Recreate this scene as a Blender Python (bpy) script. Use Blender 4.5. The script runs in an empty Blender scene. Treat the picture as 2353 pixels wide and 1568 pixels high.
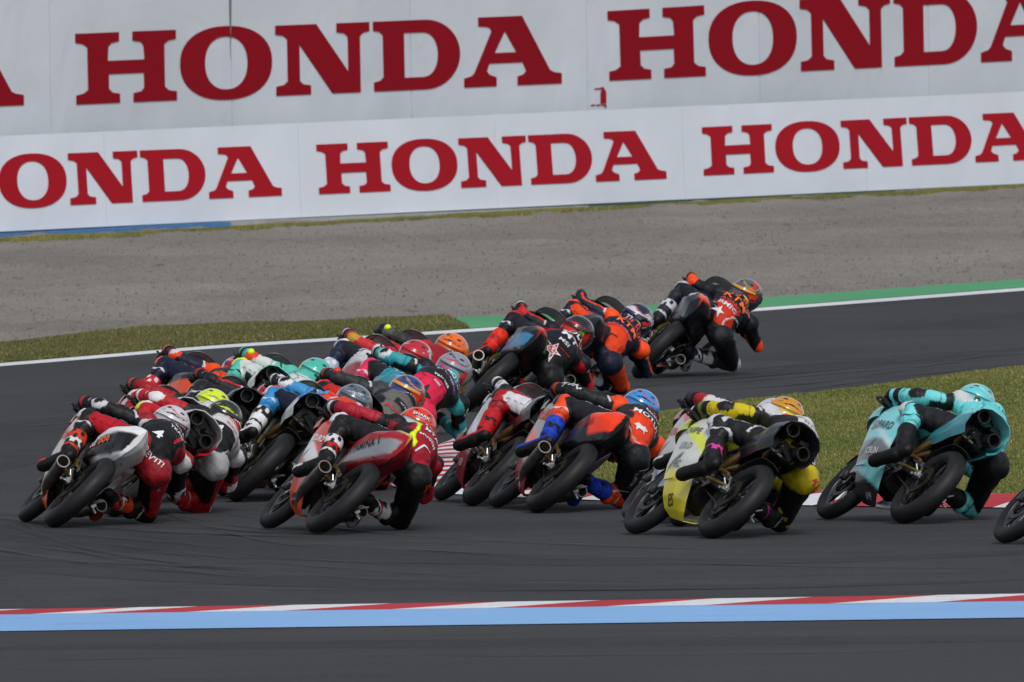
import bpy, bmesh, math, random
import numpy as np
from mathutils import Vector, Matrix
from mathutils.bvhtree import BVHTree
from mathutils import noise as mnoise
random.seed(7); RNG = np.random.default_rng(7)
S = bpy.context.scene
COL = S.collection
# ------------------------------------------------------------------ camera, sky, sun, exposure
CAM_H = 4.5; LENS = 800.0; FPX = 2353*LENS/36.0       # measured in the photograph's 2353-px-wide view
PITCH = math.atan2(784+385, FPX); ROLL = math.radians(1.2)
_F = Vector((0, math.cos(PITCH), -math.sin(PITCH))); _R = Vector((1, 0, 0)); _U = _R.cross(_F)
CR = _R*math.cos(ROLL) - _U*math.sin(ROLL); CU = _U*math.cos(ROLL) + _R*math.sin(ROLL)
CP = Vector((0, 0, CAM_H))
cam = bpy.data.cameras.new('camera'); co = bpy.data.objects.new('camera', cam); COL.objects.link(co)
m = Matrix((CR, CU, -_F)).transposed().to_4x4(); m.translation = CP; co.matrix_world = m
cam.lens = LENS; cam.sensor_width = 36; cam.clip_start = 1; cam.clip_end = 4000
cam.dof.use_dof = True; cam.dof.focus_distance = 152; cam.dof.aperture_fstop = 26
S.camera = co
SUN_EL, SUN_AZ = 50.0, 166.0       # veiled sun behind and a little right of the camera
w = bpy.data.worlds.new('World'); S.world = w; w.use_nodes = True
nt = w.node_tree; bg = nt.nodes['Background']; sk = nt.nodes.new('ShaderNodeTexSky')
sk.sky_type = 'NISHITA'; sk.sun_disc = False; sk.sun_elevation = math.radians(SUN_EL)
sk.sun_rotation = math.radians(SUN_AZ); sk.air_density = 1.0; sk.dust_density = 2.0; sk.ozone_density = 1.0
hs = nt.nodes.new('ShaderNodeHueSaturation'); hs.inputs['Saturation'].default_value = 0.42   # overcast: greyed sky
nt.links.new(sk.outputs[0], hs.inputs['Color']); nt.links.new(hs.outputs[0], bg.inputs[0])
bg.inputs[1].default_value = 0.12
sd = bpy.data.lights.new('sun', 'SUN'); sd.energy = 1.5; sd.angle = math.radians(15); sd.color = (1, .975, .94)
so = bpy.data.objects.new('sun', sd); COL.objects.link(so)
_az = math.radians(SUN_AZ); _el = math.radians(SUN_EL)
sdir = Vector((math.sin(_az)*math.cos(_el), math.cos(_az)*math.cos(_el), math.sin(_el)))
so.rotation_euler = sdir.to_track_quat('Z', 'Y').to_euler()
S.view_settings.view_transform = 'Standard'; S.view_settings.look = 'None'; S.view_settings.gamma = 1
S.view_settings.use_curve_mapping = False; S.view_settings.exposure = 0.12
S.render.engine = 'CYCLES'

def ray(x, y):
    return _F*FPX + CR*(x-1176.5) - CU*(y-784)
def gp(x, y, z=0.0):                                   # where a sight line meets the ground
    d = ray(x, y); t = (z-CAM_H)/d.z; p = CP + d*t; return Vector((p.x, p.y, z))
def pp(x, y, o, n):                                    # ... or a wall plane
    d = ray(x, y); return CP + d*((o-CP).dot(n)/d.dot(n))

# ------------------------------------------------------------------ helpers
def hexc(h):
    h = h.lstrip('#'); v = [int(h[i:i+2], 16)/255 for i in (0, 2, 4)]
    return tuple(c/12.92 if c <= .04045 else ((c+.055)/1.055)**2.4 for c in v)
def tag(o, label=None, cat=None, group=None, kind=None):
    if label: o['label'] = label
    if cat: o['category'] = cat
    if group: o['group'] = group
    if kind: o['kind'] = kind
    return o
def link(name, me, parent=None, mat=None):
    o = bpy.data.objects.new(name, me); COL.objects.link(o)
    if parent: o.parent = parent
    if mat is not None: me.materials.append(mat)
    return o
def mk(name, V, Fc, mat=None, cols=None, smooth=None):
    """V (n,3) array, Fc list of faces; smooth = sharp angle in degrees or None for flat"""
    me = bpy.data.meshes.new(name)
    me.from_pydata([tuple(v) for v in V], [], [tuple(f) for f in Fc]); me.update()
    if mat is not None: me.materials.append(mat)
    finish(me, cols, smooth); return me
def finish(me, cols=None, smooth=None):
    if smooth is not None:
        me.polygons.foreach_set('use_smooth', [True]*len(me.polygons))
        if smooth < 179: me.set_sharp_from_angle(angle=math.radians(smooth))
    if cols is not None:
        a = me.color_attributes.new('col', 'FLOAT_COLOR', 'POINT')
        c = np.ones((len(me.vertices), 4), np.float32); c[:, :3] = cols
        a.data.foreach_set('color', c.ravel())
    me.update()
def big(name, V, T, mat, cols=None):                   # fast triangle soup
    me = bpy.data.meshes.new(name); n = len(V); k = len(T)
    me.vertices.add(n); me.vertices.foreach_set('co', np.asarray(V, np.float32).ravel())
    me.loops.add(k*3); me.loops.foreach_set('vertex_index', np.asarray(T, np.int32).ravel())
    me.polygons.add(k); me.polygons.foreach_set('loop_start', np.arange(0, k*3, 3, dtype=np.int32))
    me.update(calc_edges=True); me.validate(); me.materials.append(mat); finish(me, cols); return me
class MB:
    """collects simple solids as one mesh"""
    def __init__(s): s.V = []; s.F = []
    def add(s, V, F):
        o = len(s.V); s.V += [tuple(v) for v in V]; s.F += [tuple(i+o for i in f) for f in F]; return s
    def box(s, c, d, rot=None, ch=.2):
        dx, dy, dz = [a/2 for a in d]; k = min(dx, dy, dz)*ch
        V = []
        for sx in (-1, 1):
            for sy in (-1, 1):
                for sz in (-1, 1):
                    V += [(sx*dx, sy*(dy-k), sz*(dz-k)), (sx*(dx-k), sy*dy, sz*(dz-k)), (sx*(dx-k), sy*(dy-k), sz*dz)]
        bm = bmesh.new(); [bm.verts.new(v) for v in V]
        r = bmesh.ops.convex_hull(bm, input=bm.verts[:]); bm.verts.index_update()
        M = rot or Matrix.Identity(3)
        s.add([M @ v.co + Vector(c) for v in bm.verts], [[v.index for v in f.verts] for f in bm.faces]); bm.free(); return s
    def tube(s, P, R, n=10, cap=True):
        V, F = tube(P, R, n, cap); return s.add(V, F)
    def pipe(s, p0, p1, r, t=.004, depth=.08, n=18):   # a hollow-ended pipe, open at p1
        p0 = Vector(p0); p1 = Vector(p1); d = (p1-p0).normalized(); X = d.cross(Vector((0, 0, 1))).normalized(); Y = d.cross(X); V = []; F = []
        for c, q in ((p0, r), (p1-d*.02, r), (p1-d*.02, r+.004), (p1, r+.004), (p1, r+.001-t), (p1-d*depth, r-t)):
            V += [c+X*math.cos(2*math.pi*k/n)*q+Y*math.sin(2*math.pi*k/n)*q for k in range(n)]
        for i in range(5): F += [(i*n+k, i*n+(k+1) % n, (i+1)*n+(k+1) % n, (i+1)*n+k) for k in range(n)]
        F += [tuple(range(n-1, -1, -1)), tuple(5*n+k for k in range(n))]
        return s.add(V, F)
    def rev(s, prof, c, n=48, axis='y', a0=0, a1=2*math.pi):
        V, F = revolve(prof, c, n, a0, a1); return s.add(V, F)
    def mesh(s, name, mat, smooth=35, cols=None): return mk(name, s.V, s.F, mat, cols, smooth)
def frames(P):
    P = [Vector(p) for p in P]; T = []
    for i in range(len(P)):
        a = P[max(i-1, 0)]; b = P[min(i+1, len(P)-1)]; t = (b-a)
        T.append(t.normalized() if t.length > 1e-9 else (T[-1] if T else Vector((1, 0, 0))))
    up = Vector((0, 0, 1)) if abs(T[0].z) < .9 else Vector((0, 1, 0))
    X = T[0].cross(up).normalized(); out = []
    for t in T:
        X = (X - t*X.dot(t))
        X = X.normalized() if X.length > 1e-6 else t.orthogonal().normalized()
        out.append((X, t.cross(X)))
    return P, out
def tube(P, R, n=10, cap=True):
    P, fr = frames(P); V = []; F = []
    if not hasattr(R, '__len__'): R = [R]*len(P)
    for p, (X, Y), r in zip(P, fr, R):
        for k in range(n):
            a = 2*math.pi*k/n; V.append(p + X*math.cos(a)*r + Y*math.sin(a)*r)
    for i in range(len(P)-1):
        for k in range(n):
            F.append((i*n+k, i*n+(k+1) % n, (i+1)*n+(k+1) % n, (i+1)*n+k))
    if cap: F.append(tuple(range(n-1, -1, -1))); F.append(tuple((len(P)-1)*n+k for k in range(n)))
    return V, F
def revolve(prof, c, n=48, a0=0, a1=2*math.pi):        # prof: (radius, y) closed loop, about a y axis through c
    full = abs(a1-a0-2*math.pi) < 1e-6; m_ = n if full else n+1; V = []; F = []; k = len(prof)
    for i in range(m_):
        a = a0+(a1-a0)*i/n
        for r, y in prof: V.append((c[0]+r*math.cos(a), c[1]+y, c[2]+r*math.sin(a)))
    for i in range(n):
        j = (i+1) % m_
        for q in range(k):
            p = (q+1) % k; F.append((i*k+q, j*k+q, j*k+p, i*k+p))
    if not full: F.append(tuple(range(k))); F.append(tuple(n*k+q for q in range(k-1, -1, -1)))
    return V, F
def grid(fn, nu, nv, thick=0.0, wrap=False):
    """surface fn(u,v) on a grid (optionally given thickness towards -normal); returns V, F"""
    P = np.array([[fn(u/(nu-1), v/(nv-1)) for v in range(nv)] for u in range(nu)], float)
    V = P.reshape(-1, 3); F = []
    for i in range(nu-1):
        for j in range(nv-1): F.append((i*nv+j, i*nv+j+1, (i+1)*nv+j+1, (i+1)*nv+j))
    if thick:
        du = np.gradient(P, axis=0); dv = np.gradient(P, axis=1); N = np.cross(dv, du)
        N /= np.maximum(np.linalg.norm(N, axis=2, keepdims=True), 1e-9)
        W = (P-N*thick).reshape(-1, 3); o = len(V); V = np.vstack([V, W])
        F += [tuple(o+i for i in reversed(f)) for f in F]
        b = [i*nv for i in range(nu)] + [(nu-1)*nv+j for j in range(1, nv)] + [i*nv+nv-1 for i in range(nu-2, -1, -1)] + [j for j in range(nv-2, 0, -1)]
        for q in range(len(b)): a, c = b[q], b[(q+1) % len(b)]; F.append((a, c, c+o, a+o))
    return V, F
def interp(xs, ys, t): return float(np.interp(t, xs, ys))
def loft(secs, n_x=28, closed=True):
    """secs: list of (x, [(y,z)...]) same count; resampled in x; closed ring + end caps"""
    xs = [s[0] for s in secs]; A = np.array([s[1] for s in secs], float)
    X = np.linspace(xs[0], xs[-1], n_x); V = []; F = []; k = A.shape[1]
    idx = sorted(range(len(xs)), key=lambda i: xs[i]); xs2 = [xs[i] for i in idx]; A2 = A[idx]
    for x in X:
        for q in range(k): V.append((x, np.interp(x, xs2, A2[:, q, 0]), np.interp(x, xs2, A2[:, q, 1])))
    for i in range(n_x-1):
        for q in range(k if closed else k-1):
            p = (q+1) % k; F.append((i*k+q, i*k+p, (i+1)*k+p, (i+1)*k+q))
    if closed: F.append(tuple(range(k-1, -1, -1))); F.append(tuple((n_x-1)*k+q for q in range(k)))
    return np.array(V), F
def dense(pts, n):                                     # resample a polyline to n points by length
    P = np.array(pts, float); d = np.r_[0, np.cumsum(np.linalg.norm(np.diff(P, axis=0), axis=1))]
    t = np.linspace(0, d[-1], n); return np.stack([np.interp(t, d, P[:, i]) for i in range(P.shape[1])], 1)
def smooth_curve(pts, n):
    P = np.array(pts, float); k = len(P); out = []
    for t in np.linspace(0, k-1, n):
        i = min(int(t), k-2); f = t-i
        p0, p1, p2, p3 = P[max(i-1, 0)], P[i], P[i+1], P[min(i+2, k-1)]
        out.append(.5*((2*p1)+(-p0+p2)*f+(2*p0-5*p1+4*p2-p3)*f*f+(-p0+3*p1-3*p2+p3)*f**3))
    return np.array(out)

# ------------------------------------------------------------------ materials
def wear_alpha(m_): pass
def nmat(name, rough=.5, metal=0.0, color=None, attr=False, coat=0.0, spec=.5, bump=None, mott=0.0, mscale=6.0):
    m_ = bpy.data.materials.new(name); m_.use_nodes = True; t = m_.node_tree; b = t.nodes['Principled BSDF']
    b.inputs['Roughness'].default_value = rough; b.inputs['Metallic'].default_value = metal
    b.inputs['Coat Weight'].default_value = coat; b.inputs['Coat Roughness'].default_value = .12
    b.inputs['Specular IOR Level'].default_value = spec
    if attr:
        a = t.nodes.new('ShaderNodeAttribute'); a.attribute_name = 'col'; src = a.outputs['Color']
    else:
        a = t.nodes.new('ShaderNodeRGB'); a.outputs[0].default_value = (*color, 1); src = a.outputs[0]
    tc = t.nodes.new('ShaderNodeTexCoord')
    if mott:
        n = t.nodes.new('ShaderNodeTexNoise'); n.inputs['Scale'].default_value = mscale; n.inputs['Detail'].default_value = 5
        t.links.new(tc.outputs['Object'], n.inputs['Vector'])
        mr = t.nodes.new('ShaderNodeMapRange'); mr.inputs[1].default_value = .3; mr.inputs[2].default_value = .7
        mr.inputs[3].default_value = 1-mott; mr.inputs[4].default_value = 1+mott*.5; t.links.new(n.outputs[0], mr.inputs[0])
        vm = t.nodes.new('ShaderNodeVectorMath'); vm.operation = 'SCALE'; t.links.new(src, vm.inputs[0]); t.links.new(mr.outputs[0], vm.inputs['Scale'])
        src = vm.outputs[0]
        mr2 = t.nodes.new('ShaderNodeMapRange'); mr2.inputs[3].default_value = max(rough-.12, .05); mr2.inputs[4].default_value = min(rough+.14, 1)
        t.links.new(n.outputs[0], mr2.inputs[0]); t.links.new(mr2.outputs[0], b.inputs['Roughness'])
    t.links.new(src, b.inputs['Base Color'])
    if bump:
        n = t.nodes.new('ShaderNodeTexNoise'); n.inputs['Scale'].default_value = bump[0]; n.inputs['Detail'].default_value = 4
        n.inputs['Distortion'].default_value = bump[2] if len(bump) > 2 else 0
        t.links.new(tc.outputs['Object'], n.inputs['Vector'])
        bp = t.nodes.new('ShaderNodeBump'); bp.inputs['Strength'].default_value = 1; bp.inputs['Distance'].default_value = bump[1]
        t.links.new(n.outputs[0], bp.inputs['Height']); t.links.new(bp.outputs[0], b.inputs['Normal'])
    return m_
M_SUIT = nmat('suit_leather', .56, spec=.3, attr=True, bump=(30, .004, .6), mott=.12, mscale=14)
M_PAINT = nmat('bike_paint', .34, spec=.35, attr=True, coat=.25, mott=.08, mscale=9)
M_HELM = nmat('helmet_paint', .22, attr=True, coat=.6, mott=.05)
M_RUB = nmat('tyre_rubber', .55, color=(.013, .013, .0145), mott=.25, mscale=20, spec=.3)
M_BLK = nmat('black_plastic', .45, color=(.014, .014, .016), mott=.2)
M_DRK = nmat('dark_engine_metal', .45, .6, (.03, .029, .029), mott=.35, mscale=30, bump=(60, .004))
M_ALU = nmat('machined_aluminium', .3, .9, (.5, .5, .5), mott=.2, mscale=25)
M_TI = nmat('heated_titanium', .46, .85, (.19, .17, .155), mott=.3, mscale=12)
M_BRZ = nmat('bronze_header', .35, .85, (.26, .17, .08), mott=.35, mscale=18)
M_CHN = nmat('chain_metal', .4, .7, (.06, .048, .025), mott=.3, mscale=40)
M_GLD = nmat('gold_fork', .3, .8, (.45, .28, .06), mott=.1)
M_RIM = nmat('dark_rim', .22, .85, (.10, .10, .105))
M_LET = nmat('lettering_vinyl', .5, attr=True)
def glassm():
    m_ = nmat('smoked_windscreen', .06, color=(.35, .35, .36)); b = m_.node_tree.nodes['Principled BSDF']
    b.inputs['Transmission Weight'].default_value = .55; b.inputs['IOR'].default_value = 1.2; return m_
M_SCR = glassm()
M_VIS = nmat('dark_visor', .08, color=(.012, .012, .015), coat=1)
# ------------------------------------------------------------------ ground, track, kerbs, walls
def gmat(name, cols, rough, streak=None, fine=None, bump=None, dark=None, spec=.35):
    """cols: (low, high) base colours mixed by noise; streak: (scale_x, scale_y) long streaks in the running direction"""
    m_ = bpy.data.materials.new(name); m_.use_nodes = True; t = m_.node_tree; b = t.nodes['Principled BSDF']
    b.inputs['Roughness'].default_value = rough; b.inputs['Specular IOR Level'].default_value = spec
    g = t.nodes.new('ShaderNodeNewGeometry')
    def noise(sc, detail=4, dist=0, rough_=.55):
        mp = t.nodes.new('ShaderNodeMapping'); mp.inputs['Scale'].default_value = sc
        t.links.new(g.outputs['Position'], mp.inputs['Vector'])
        n = t.nodes.new('ShaderNodeTexNoise'); n.inputs['Scale'].default_value = 1; n.inputs['Detail'].default_value = detail
        n.inputs['Roughness'].default_value = rough_; n.inputs['Distortion'].default_value = dist
        t.links.new(mp.outputs[0], n.inputs['Vector']); return n.outputs[0]
    def mix(f, a, b_):
        x = t.nodes.new('ShaderNodeMix'); x.data_type = 'RGBA'
        t.links.new(f, x.inputs[0])
        for s_, v in ((6, a), (7, b_)):
            if isinstance(v, tuple): x.inputs[s_].default_value = (*v, 1)
            else: t.links.new(v, x.inputs[s_])
        return x.outputs[2]
    def rng(f, lo, hi, a=0, b_=1):
        r = t.nodes.new('ShaderNodeMapRange'); r.inputs[1].default_value = lo; r.inputs[2].default_value = hi
        r.inputs[3].default_value = a; r.inputs[4].default_value = b_; t.links.new(f, r.inputs[0]); return r.outputs[0]
    c = mix(rng(noise((.35, .12, .3)), .35, .65), cols[0], cols[1])
    def scale(c, f):
        v = t.nodes.new('ShaderNodeVectorMath'); v.operation = 'SCALE'; t.links.new(c, v.inputs[0]); t.links.new(f, v.inputs['Scale']); return v.outputs[0]
    if streak:
        for k, (sc, a, z) in enumerate(streak): c = scale(c, rng(noise(sc, 3, .3), .3, .7, a, z))
    if fine: c = scale(c, rng(noise(fine[0], 3, 0, .7), .3, .7, fine[1], fine[2]))
    if dark: c = scale(c, rng(noise(dark[0], 4, 0), dark[1], dark[2], dark[3], 1))
    t.links.new(c, b.inputs['Base Color'])
    if bump:
        bp = t.nodes.new('ShaderNodeBump'); bp.inputs['Distance'].default_value = bump[1]; bp.inputs['Strength'].default_value = 1
        t.links.new(noise(bump[0], 3, 0, .7), bp.inputs['Height']); t.links.new(bp.outputs[0], b.inputs['Normal'])
    return m_
M_ASPH = gmat('asphalt', ((.038, .039, .043), (.046, .047, .052)), .88, streak=[((.25, 2.2, 1), .86, 1.1), ((.5, 7, 1), .88, 1.1), ((1.2, .35, 1), .94, 1.05)], fine=((30, 8, 10), .76, 1.26), bump=((90, 90, 90), .004), spec=.2, dark=((.55, .16, 1), .36, .46, .82))
M_ASPH2 = gmat('old_asphalt', ((.038, .037, .040), (.046, .045, .048)), .92, streak=[((.3, 3.5, 1), .85, 1.12)], fine=((24, 6, 10), .84, 1.16), spec=.2)
M_SKID = gmat('tyre_rubber_marks', ((.040, .040, .043), (.05, .05, .054)), .8, streak=[((3, 3, 1), .9, 1.2)])
M_WHITE = gmat('white_line_paint', ((.62, .63, .66), (.74, .75, .78)), .6, fine=((14, 5, 5), .86, 1.06), dark=((2.2, 2.5, 1), .30, .42, .8))
M_RED = gmat('red_kerb_paint', ((.38, .010, .018), (.48, .016, .026)), .6, spec=.12, fine=((10, 5, 5), .88, 1.06))
M_BLUE = gmat('light_blue_kerb_paint', ((.19, .40, .72), (.21, .43, .76)), .55, streak=[((.5, 7, 1), .95, 1.03)], dark=((1.1, 9, 1), .30, .36, .72))
M_GREEN = gmat('green_runoff_paint', ((.05, .27, .11), (.065, .32, .13)), .7, fine=((6, 3, 5), .92, 1.05))
M_GRAV = gmat('gravel', ((.185, .168, .148), (.245, .225, .20)), .95, fine=((38, 9, 14), .74, 1.24), dark=((5, 1.1, 2), .30, .38, .62), bump=((30, 12, 30), .02), spec=.15)
M_SOIL = gmat('grass_soil', ((.075, .075, .024), (.105, .10, .036)), .95, fine=((10, 3, 10), .7, 1.3), spec=.1)
M_GRND = gmat('ground_far', ((.07, .08, .03), (.1, .1, .045)), .95, spec=.1)

_t = M_SKID.node_tree; _b = _t.nodes['Principled BSDF']; _g = _t.nodes.new('ShaderNodeNewGeometry'); _mp = _t.nodes.new('ShaderNodeMapping'); _mp.inputs['Scale'].default_value = (.8, .5, 1)
_n = _t.nodes.new('ShaderNodeTexNoise'); _n.inputs['Scale'].default_value = 1; _n.inputs['Detail'].default_value = 5; _r = _t.nodes.new('ShaderNodeMapRange'); _r.inputs[1].default_value = .35; _r.inputs[2].default_value = .7; _r.inputs[4].default_value = .6
_t.links.new(_g.outputs['Position'], _mp.inputs[0]); _t.links.new(_mp.outputs[0], _n.inputs['Vector']); _t.links.new(_n.outputs[0], _r.inputs[0]); _t.links.new(_r.outputs[0], _b.inputs['Alpha'])   # worn, patchy rubber
def sheet(name, pts, z, mat):
    bm = bmesh.new(); vs = [bm.verts.new((p.x, p.y, z)) for p in pts]; f = bm.faces.new(vs)
    if f.normal.z < 0: bmesh.ops.reverse_faces(bm, faces=[f])
    f.normal_update()
    if f.normal.z < 0: f.normal_flip()
    bmesh.ops.triangulate(bm, faces=bm.faces[:]); me = bpy.data.meshes.new(name); bm.to_mesh(me); bm.free()
    return tag(link(name, me, None, mat), kind='structure')
def strip(name, A, B, mat, zf=lambda t, v: .008, nv=2, kind='structure', parent=None):
    """band between two world polylines of equal count"""
    V = []; F = []; n = len(A)
    for i in range(n):
        for j in range(nv):
            v = j/(nv-1); p = A[i].lerp(B[i], v); V.append((p.x, p.y, zf(i/(n-1), v)))
    for i in range(n-1):
        for j in range(nv-1): F.append((i*nv+j, (i+1)*nv+j, (i+1)*nv+j+1, i*nv+j+1))
    me = mk(name, V, F, mat)
    if sum(p.normal.z for p in me.polygons) < 0: me.flip_normals()
    o = link(name, me, parent)
    if kind: tag(o, kind=kind)
    return o
def pxs(pts, n): return [gp(x, y) for x, y in smooth_curve(pts, n)]

sheet('ground', [Vector((-2500, -200, 0)), Vector((2500, -200, 0)), Vector((2500, 3500, 0)), Vector((-2500, 3500, 0))], -.06, M_GRND)
FAR = [(-2600, 1030), (-1200, 937), (0, 844), (455, 806), (804, 783), (1149, 760), (1753, 716), (2353, 670), (3400, 588), (5200, 447)]
far = pxs(FAR, 60)
sheet('race_track', [Vector((-60, 60, 0)), Vector((60, 60, 0))] + [Vector((p.x, p.y, 0)) for p in reversed(far)], .004, M_ASPH)
# far white edge line, green run-off paint, grass strip, gravel trap
far2 = pxs([(x, y-(7 if x < 1700 else 8.5)) for x, y in FAR], 60)
strip('edge_line', far, far2, M_WHITE)
GTOP = [(1021, 735), (1149, 728), (1753, 688), (2353, 645), (3400, 570), (5200, 434)]
def line_at(pts, x): return float(np.interp(x, [p[0] for p in pts], [p[1] for p in pts]))
gx = [1000, 1040, 1095, 1143, 1400, 1753, 2353, 3400, 5200]
gA = [gp(max(x, 1076), line_at(FAR, max(x, 1076))-7) for x in gx]
gB = [gp(max(x, 1020), line_at(GTOP, max(x, 1020))-1) for x in gx]
strip('green_runoff', gA, gB, M_GREEN, lambda t, v: .012)
GRT = [(-2600, 975), (0, 793), (240, 768), (478, 750), (804, 743), (930, 737), (1020, 733), (1050, 746), (1080, 759), (1120, 761)]
sgA = [gp(x, line_at(FAR, x)-7) for x in (-2600, -1200, 0, 455, 804, 960, 1040, 1120)]
sgB = [gp(x, line_at(GRT, x)) for x in (-2600, -1200, 0, 455, 804, 930, 1018, 1060)]
strip('grass_verge', sgA, sgB, M_SOIL, lambda t, v: .003+.05*math.sin(v*math.pi))
WL = [(-2600, 668), (0, 545), (1551, 462), (2353, 421), (5200, 270)]
wall0 = gp(0, 548); wall1 = gp(2353, 429)
wdir = (wall1-wall0).normalized(); wnrm = Vector((wdir.y, -wdir.x, 0))
if wnrm.y > 0: wnrm = -wnrm
# gravel: one undulating sheet of small ridges from the verge back to the wall
def near_g(x): return min(line_at(GRT, x) if x < 1020 else 1e9, line_at(GTOP, x) if x > 1015 else 1e9)
nx, ny = 230, 330; V = []
xs_ = np.r_[np.linspace(-2400, -60, 20), np.linspace(-50, 2400, 190), np.linspace(2450, 4600, 20)]
for x in xs_:
    a = gp(x, near_g(x)+1); b_ = wall0 + wdir*((gp(x, line_at(WL, x))-wall0).dot(wdir)) + wnrm*.2
    for j in range(ny):
        p = a.lerp(b_, j/(ny-1)); q = Vector((p.x*2.0, p.y*.55, 0))
        h = mnoise.noise(q)*.036 + mnoise.noise(q*3.1)*.024 + mnoise.noise(q*8)*.012 + .012*math.sin(p.y*2.1+p.x*.4+2*mnoise.noise(q*.4))
        e_ = min(1, j/14); V.append((p.x, p.y, .002+(max(h, -.03)+.010)*e_))
F = [(i*ny+j, (i+1)*ny+j, (i+1)*ny+j+1, i*ny+j+1) for i in range(len(xs_)-1) for j in range(ny-1)]
tag(link('gravel_trap', mk('gravel_trap', V, F, M_GRAV, None, 180)), kind='structure')

# infield of short grass inside the corner
IN_OUT = [(1090, 1000), (1005, 1026), (945, 1056), (905, 1084), (888, 1108), (925, 1128), (1010, 1137), (1200, 1147), (1500, 1157), (1900, 1166), (2353, 1171), (3200, 1178)]
IN_IN = [(1150, 1003), (1078, 1025), (1058, 1052), (1046, 1080), (1048, 1098), (1062, 1110), (1120, 1120), (1300, 1130), (1500, 1138), (1900, 1145), (2353, 1151), (3200, 1160)]
UP = [(1150, 1003), (1300, 985), (1450, 964), (1590, 941), (1753, 921), (2050, 884), (2353, 846), (3200, 742)]
inner = pxs(IN_IN, 70); upper = pxs(UP, 40)
sheet('infield', inner + [Vector((14, 140, 0))] + list(reversed(upper[1:])), .012, M_SOIL)
# white line round the infield and its raised red and white kerb
lnA = pxs([(1030, 1018), (1090, 1000), (1300, 976), (1450, 957), (1540, 951), (1610, 938)], 30); lnB = pxs([(1040, 1024), (1150, 1003), (1300, 984), (1450, 964), (1545, 958), (1612, 939.5)], 30)
strip('infield_edge_line', lnA, lnB, M_WHITE, lambda t, v: .015)
kerb = bpy.data.objects.new('infield_kerb', None); COL.objects.link(kerb); tag(kerb, kind='structure')
KO = dense([(p.x, p.y, 0) for p in pxs(IN_OUT, 200)], 400); KI_ = pxs(IN_IN, 200); KI = dense([(p.x, p.y, 0) for p in KI_], 400)
def kerb_z(t, v): return .012+.035*math.sin(min(v*1.3, 1)*math.pi/2)
nb = 44; cache = {}
for b in range(nb):                     # block boundaries run straight across the kerb
    i0 = int(b*399/nb); i1 = int((b+1)*399/nb)
    A = [Vector(KO[i]) for i in range(i0, i1+1, 2)]; B = [Vector(KI[i]) for i in range(i0, i1+1, 2)]
    if len(A) < 2: continue
    if (i1-i0) % 2: A.append(Vector(KO[i1])); B.append(Vector(KI[i1]))
    strip('kerb_block', A, B, M_RED if b % 2 else M_WHITE, kerb_z, 5, None, kerb)
# near kerb: diagonal red and white blocks and a light blue band
def nk(x, v):                           # v 0 = near edge of the blocks, 1 = track side
    lo = line_at([(-1200, 1437), (0, 1418), (1200, 1402), (2353, 1387), (3600, 1370)], x); hi = line_at([(-1200, 1424), (0, 1406), (1200, 1388), (2353, 1370), (3600, 1352)], x)
    return lo+(hi-lo)*v
nkerb = bpy.data.objects.new('outer_kerb', None); COL.objects.link(nkerb); tag(nkerb, kind='structure')
bnd = [-1190, -770, -560, -350, -190, 68, 205, 427, 649, 900, 1130, 1390, 1617, 1906, 2150, 2440, 2690, 2950, 3250]
for q in range(len(bnd)-1):
    nvv = 9; A = []; 
    L = [gp(bnd[q]+250*v, nk(bnd[q]+250*v, v)) for v in np.linspace(0, 1, nvv)]
    R_ = [gp(bnd[q+1]+250*v, nk(bnd[q+1]+250*v, v)) for v in np.linspace(0, 1, nvv)]
    red = q % 2 == 0
    strip('kerb_block', L, R_, M_RED if red else M_WHITE, lambda t, v: .0145, 6, None, nkerb)
bx = np.linspace(-1200, 3600, 30)
strip('blue_runoff_band', [gp(x, nk(x, 0)) for x in bx], [gp(x, nk(x, 0)+line_at([(0, 38), (2353, 38)], x)) for x in bx], M_BLUE, lambda t, v: .014, 3)
strip('outer_runoff', [gp(x, nk(x, 0)+37) for x in bx], [Vector((gp(x, 1500).x*1.2, 62, 0)) for x in bx], M_ASPH2, lambda t, v: .009)
# rubber laid down by tyres: long thin arcs on the asphalt
def arc(pts, wpx, n=26):
    A = pxs(pts, n); B = []
    for i, p in enumerate(A):
        d = (A[min(i+1, n-1)]-A[max(i-1, 0)]); d.normalize(); nrm = Vector((-d.y, d.x, 0)); B.append(p+nrm*wpx*.9*math.sin(math.pi*i/(n-1))**.5)
    return A, B
ARCS = [([(0, 1240), (250, 1255), (600, 1296), (1100, 1330), (1700, 1345)], .10), ([(0, 1205), (180, 1262), (500, 1310), (900, 1338)], .09),
        ([(40, 1200), (130, 1250), (330, 1290), (700, 1318), (1300, 1338)], .08), ([(0, 1290), (300, 1300), (800, 1332)], .12),
        ([(520, 1186), (700, 1210), (1000, 1240), (1500, 1262), (2100, 1275)], .10), ([(0, 985), (140, 978), (300, 962)], .12), ([(0, 1052), (150, 1042), (240, 1030)], .1),
        ([(1360, 893), (1700, 880), (2353, 822)], .14), ([(1800, 905), (2050, 872), (2353, 838)], .1), ([(1500, 905), (1900, 880), (2353, 806)], .12),
        ([(900, 1262), (1300, 1290), (1900, 1306), (2353, 1310)], .1), ([(0, 1525), (600, 1515), (1400, 1512), (2353, 1500)], .2), ([(300, 1350), (1000, 1362), (2000, 1352)], .1)]
for k, (pts, wd) in enumerate(ARCS):
    A, B = arc(pts, wd); strip('tyre_mark', A, B, M_SKID, lambda t, v, k=k: .0125+.0002*k)

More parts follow.
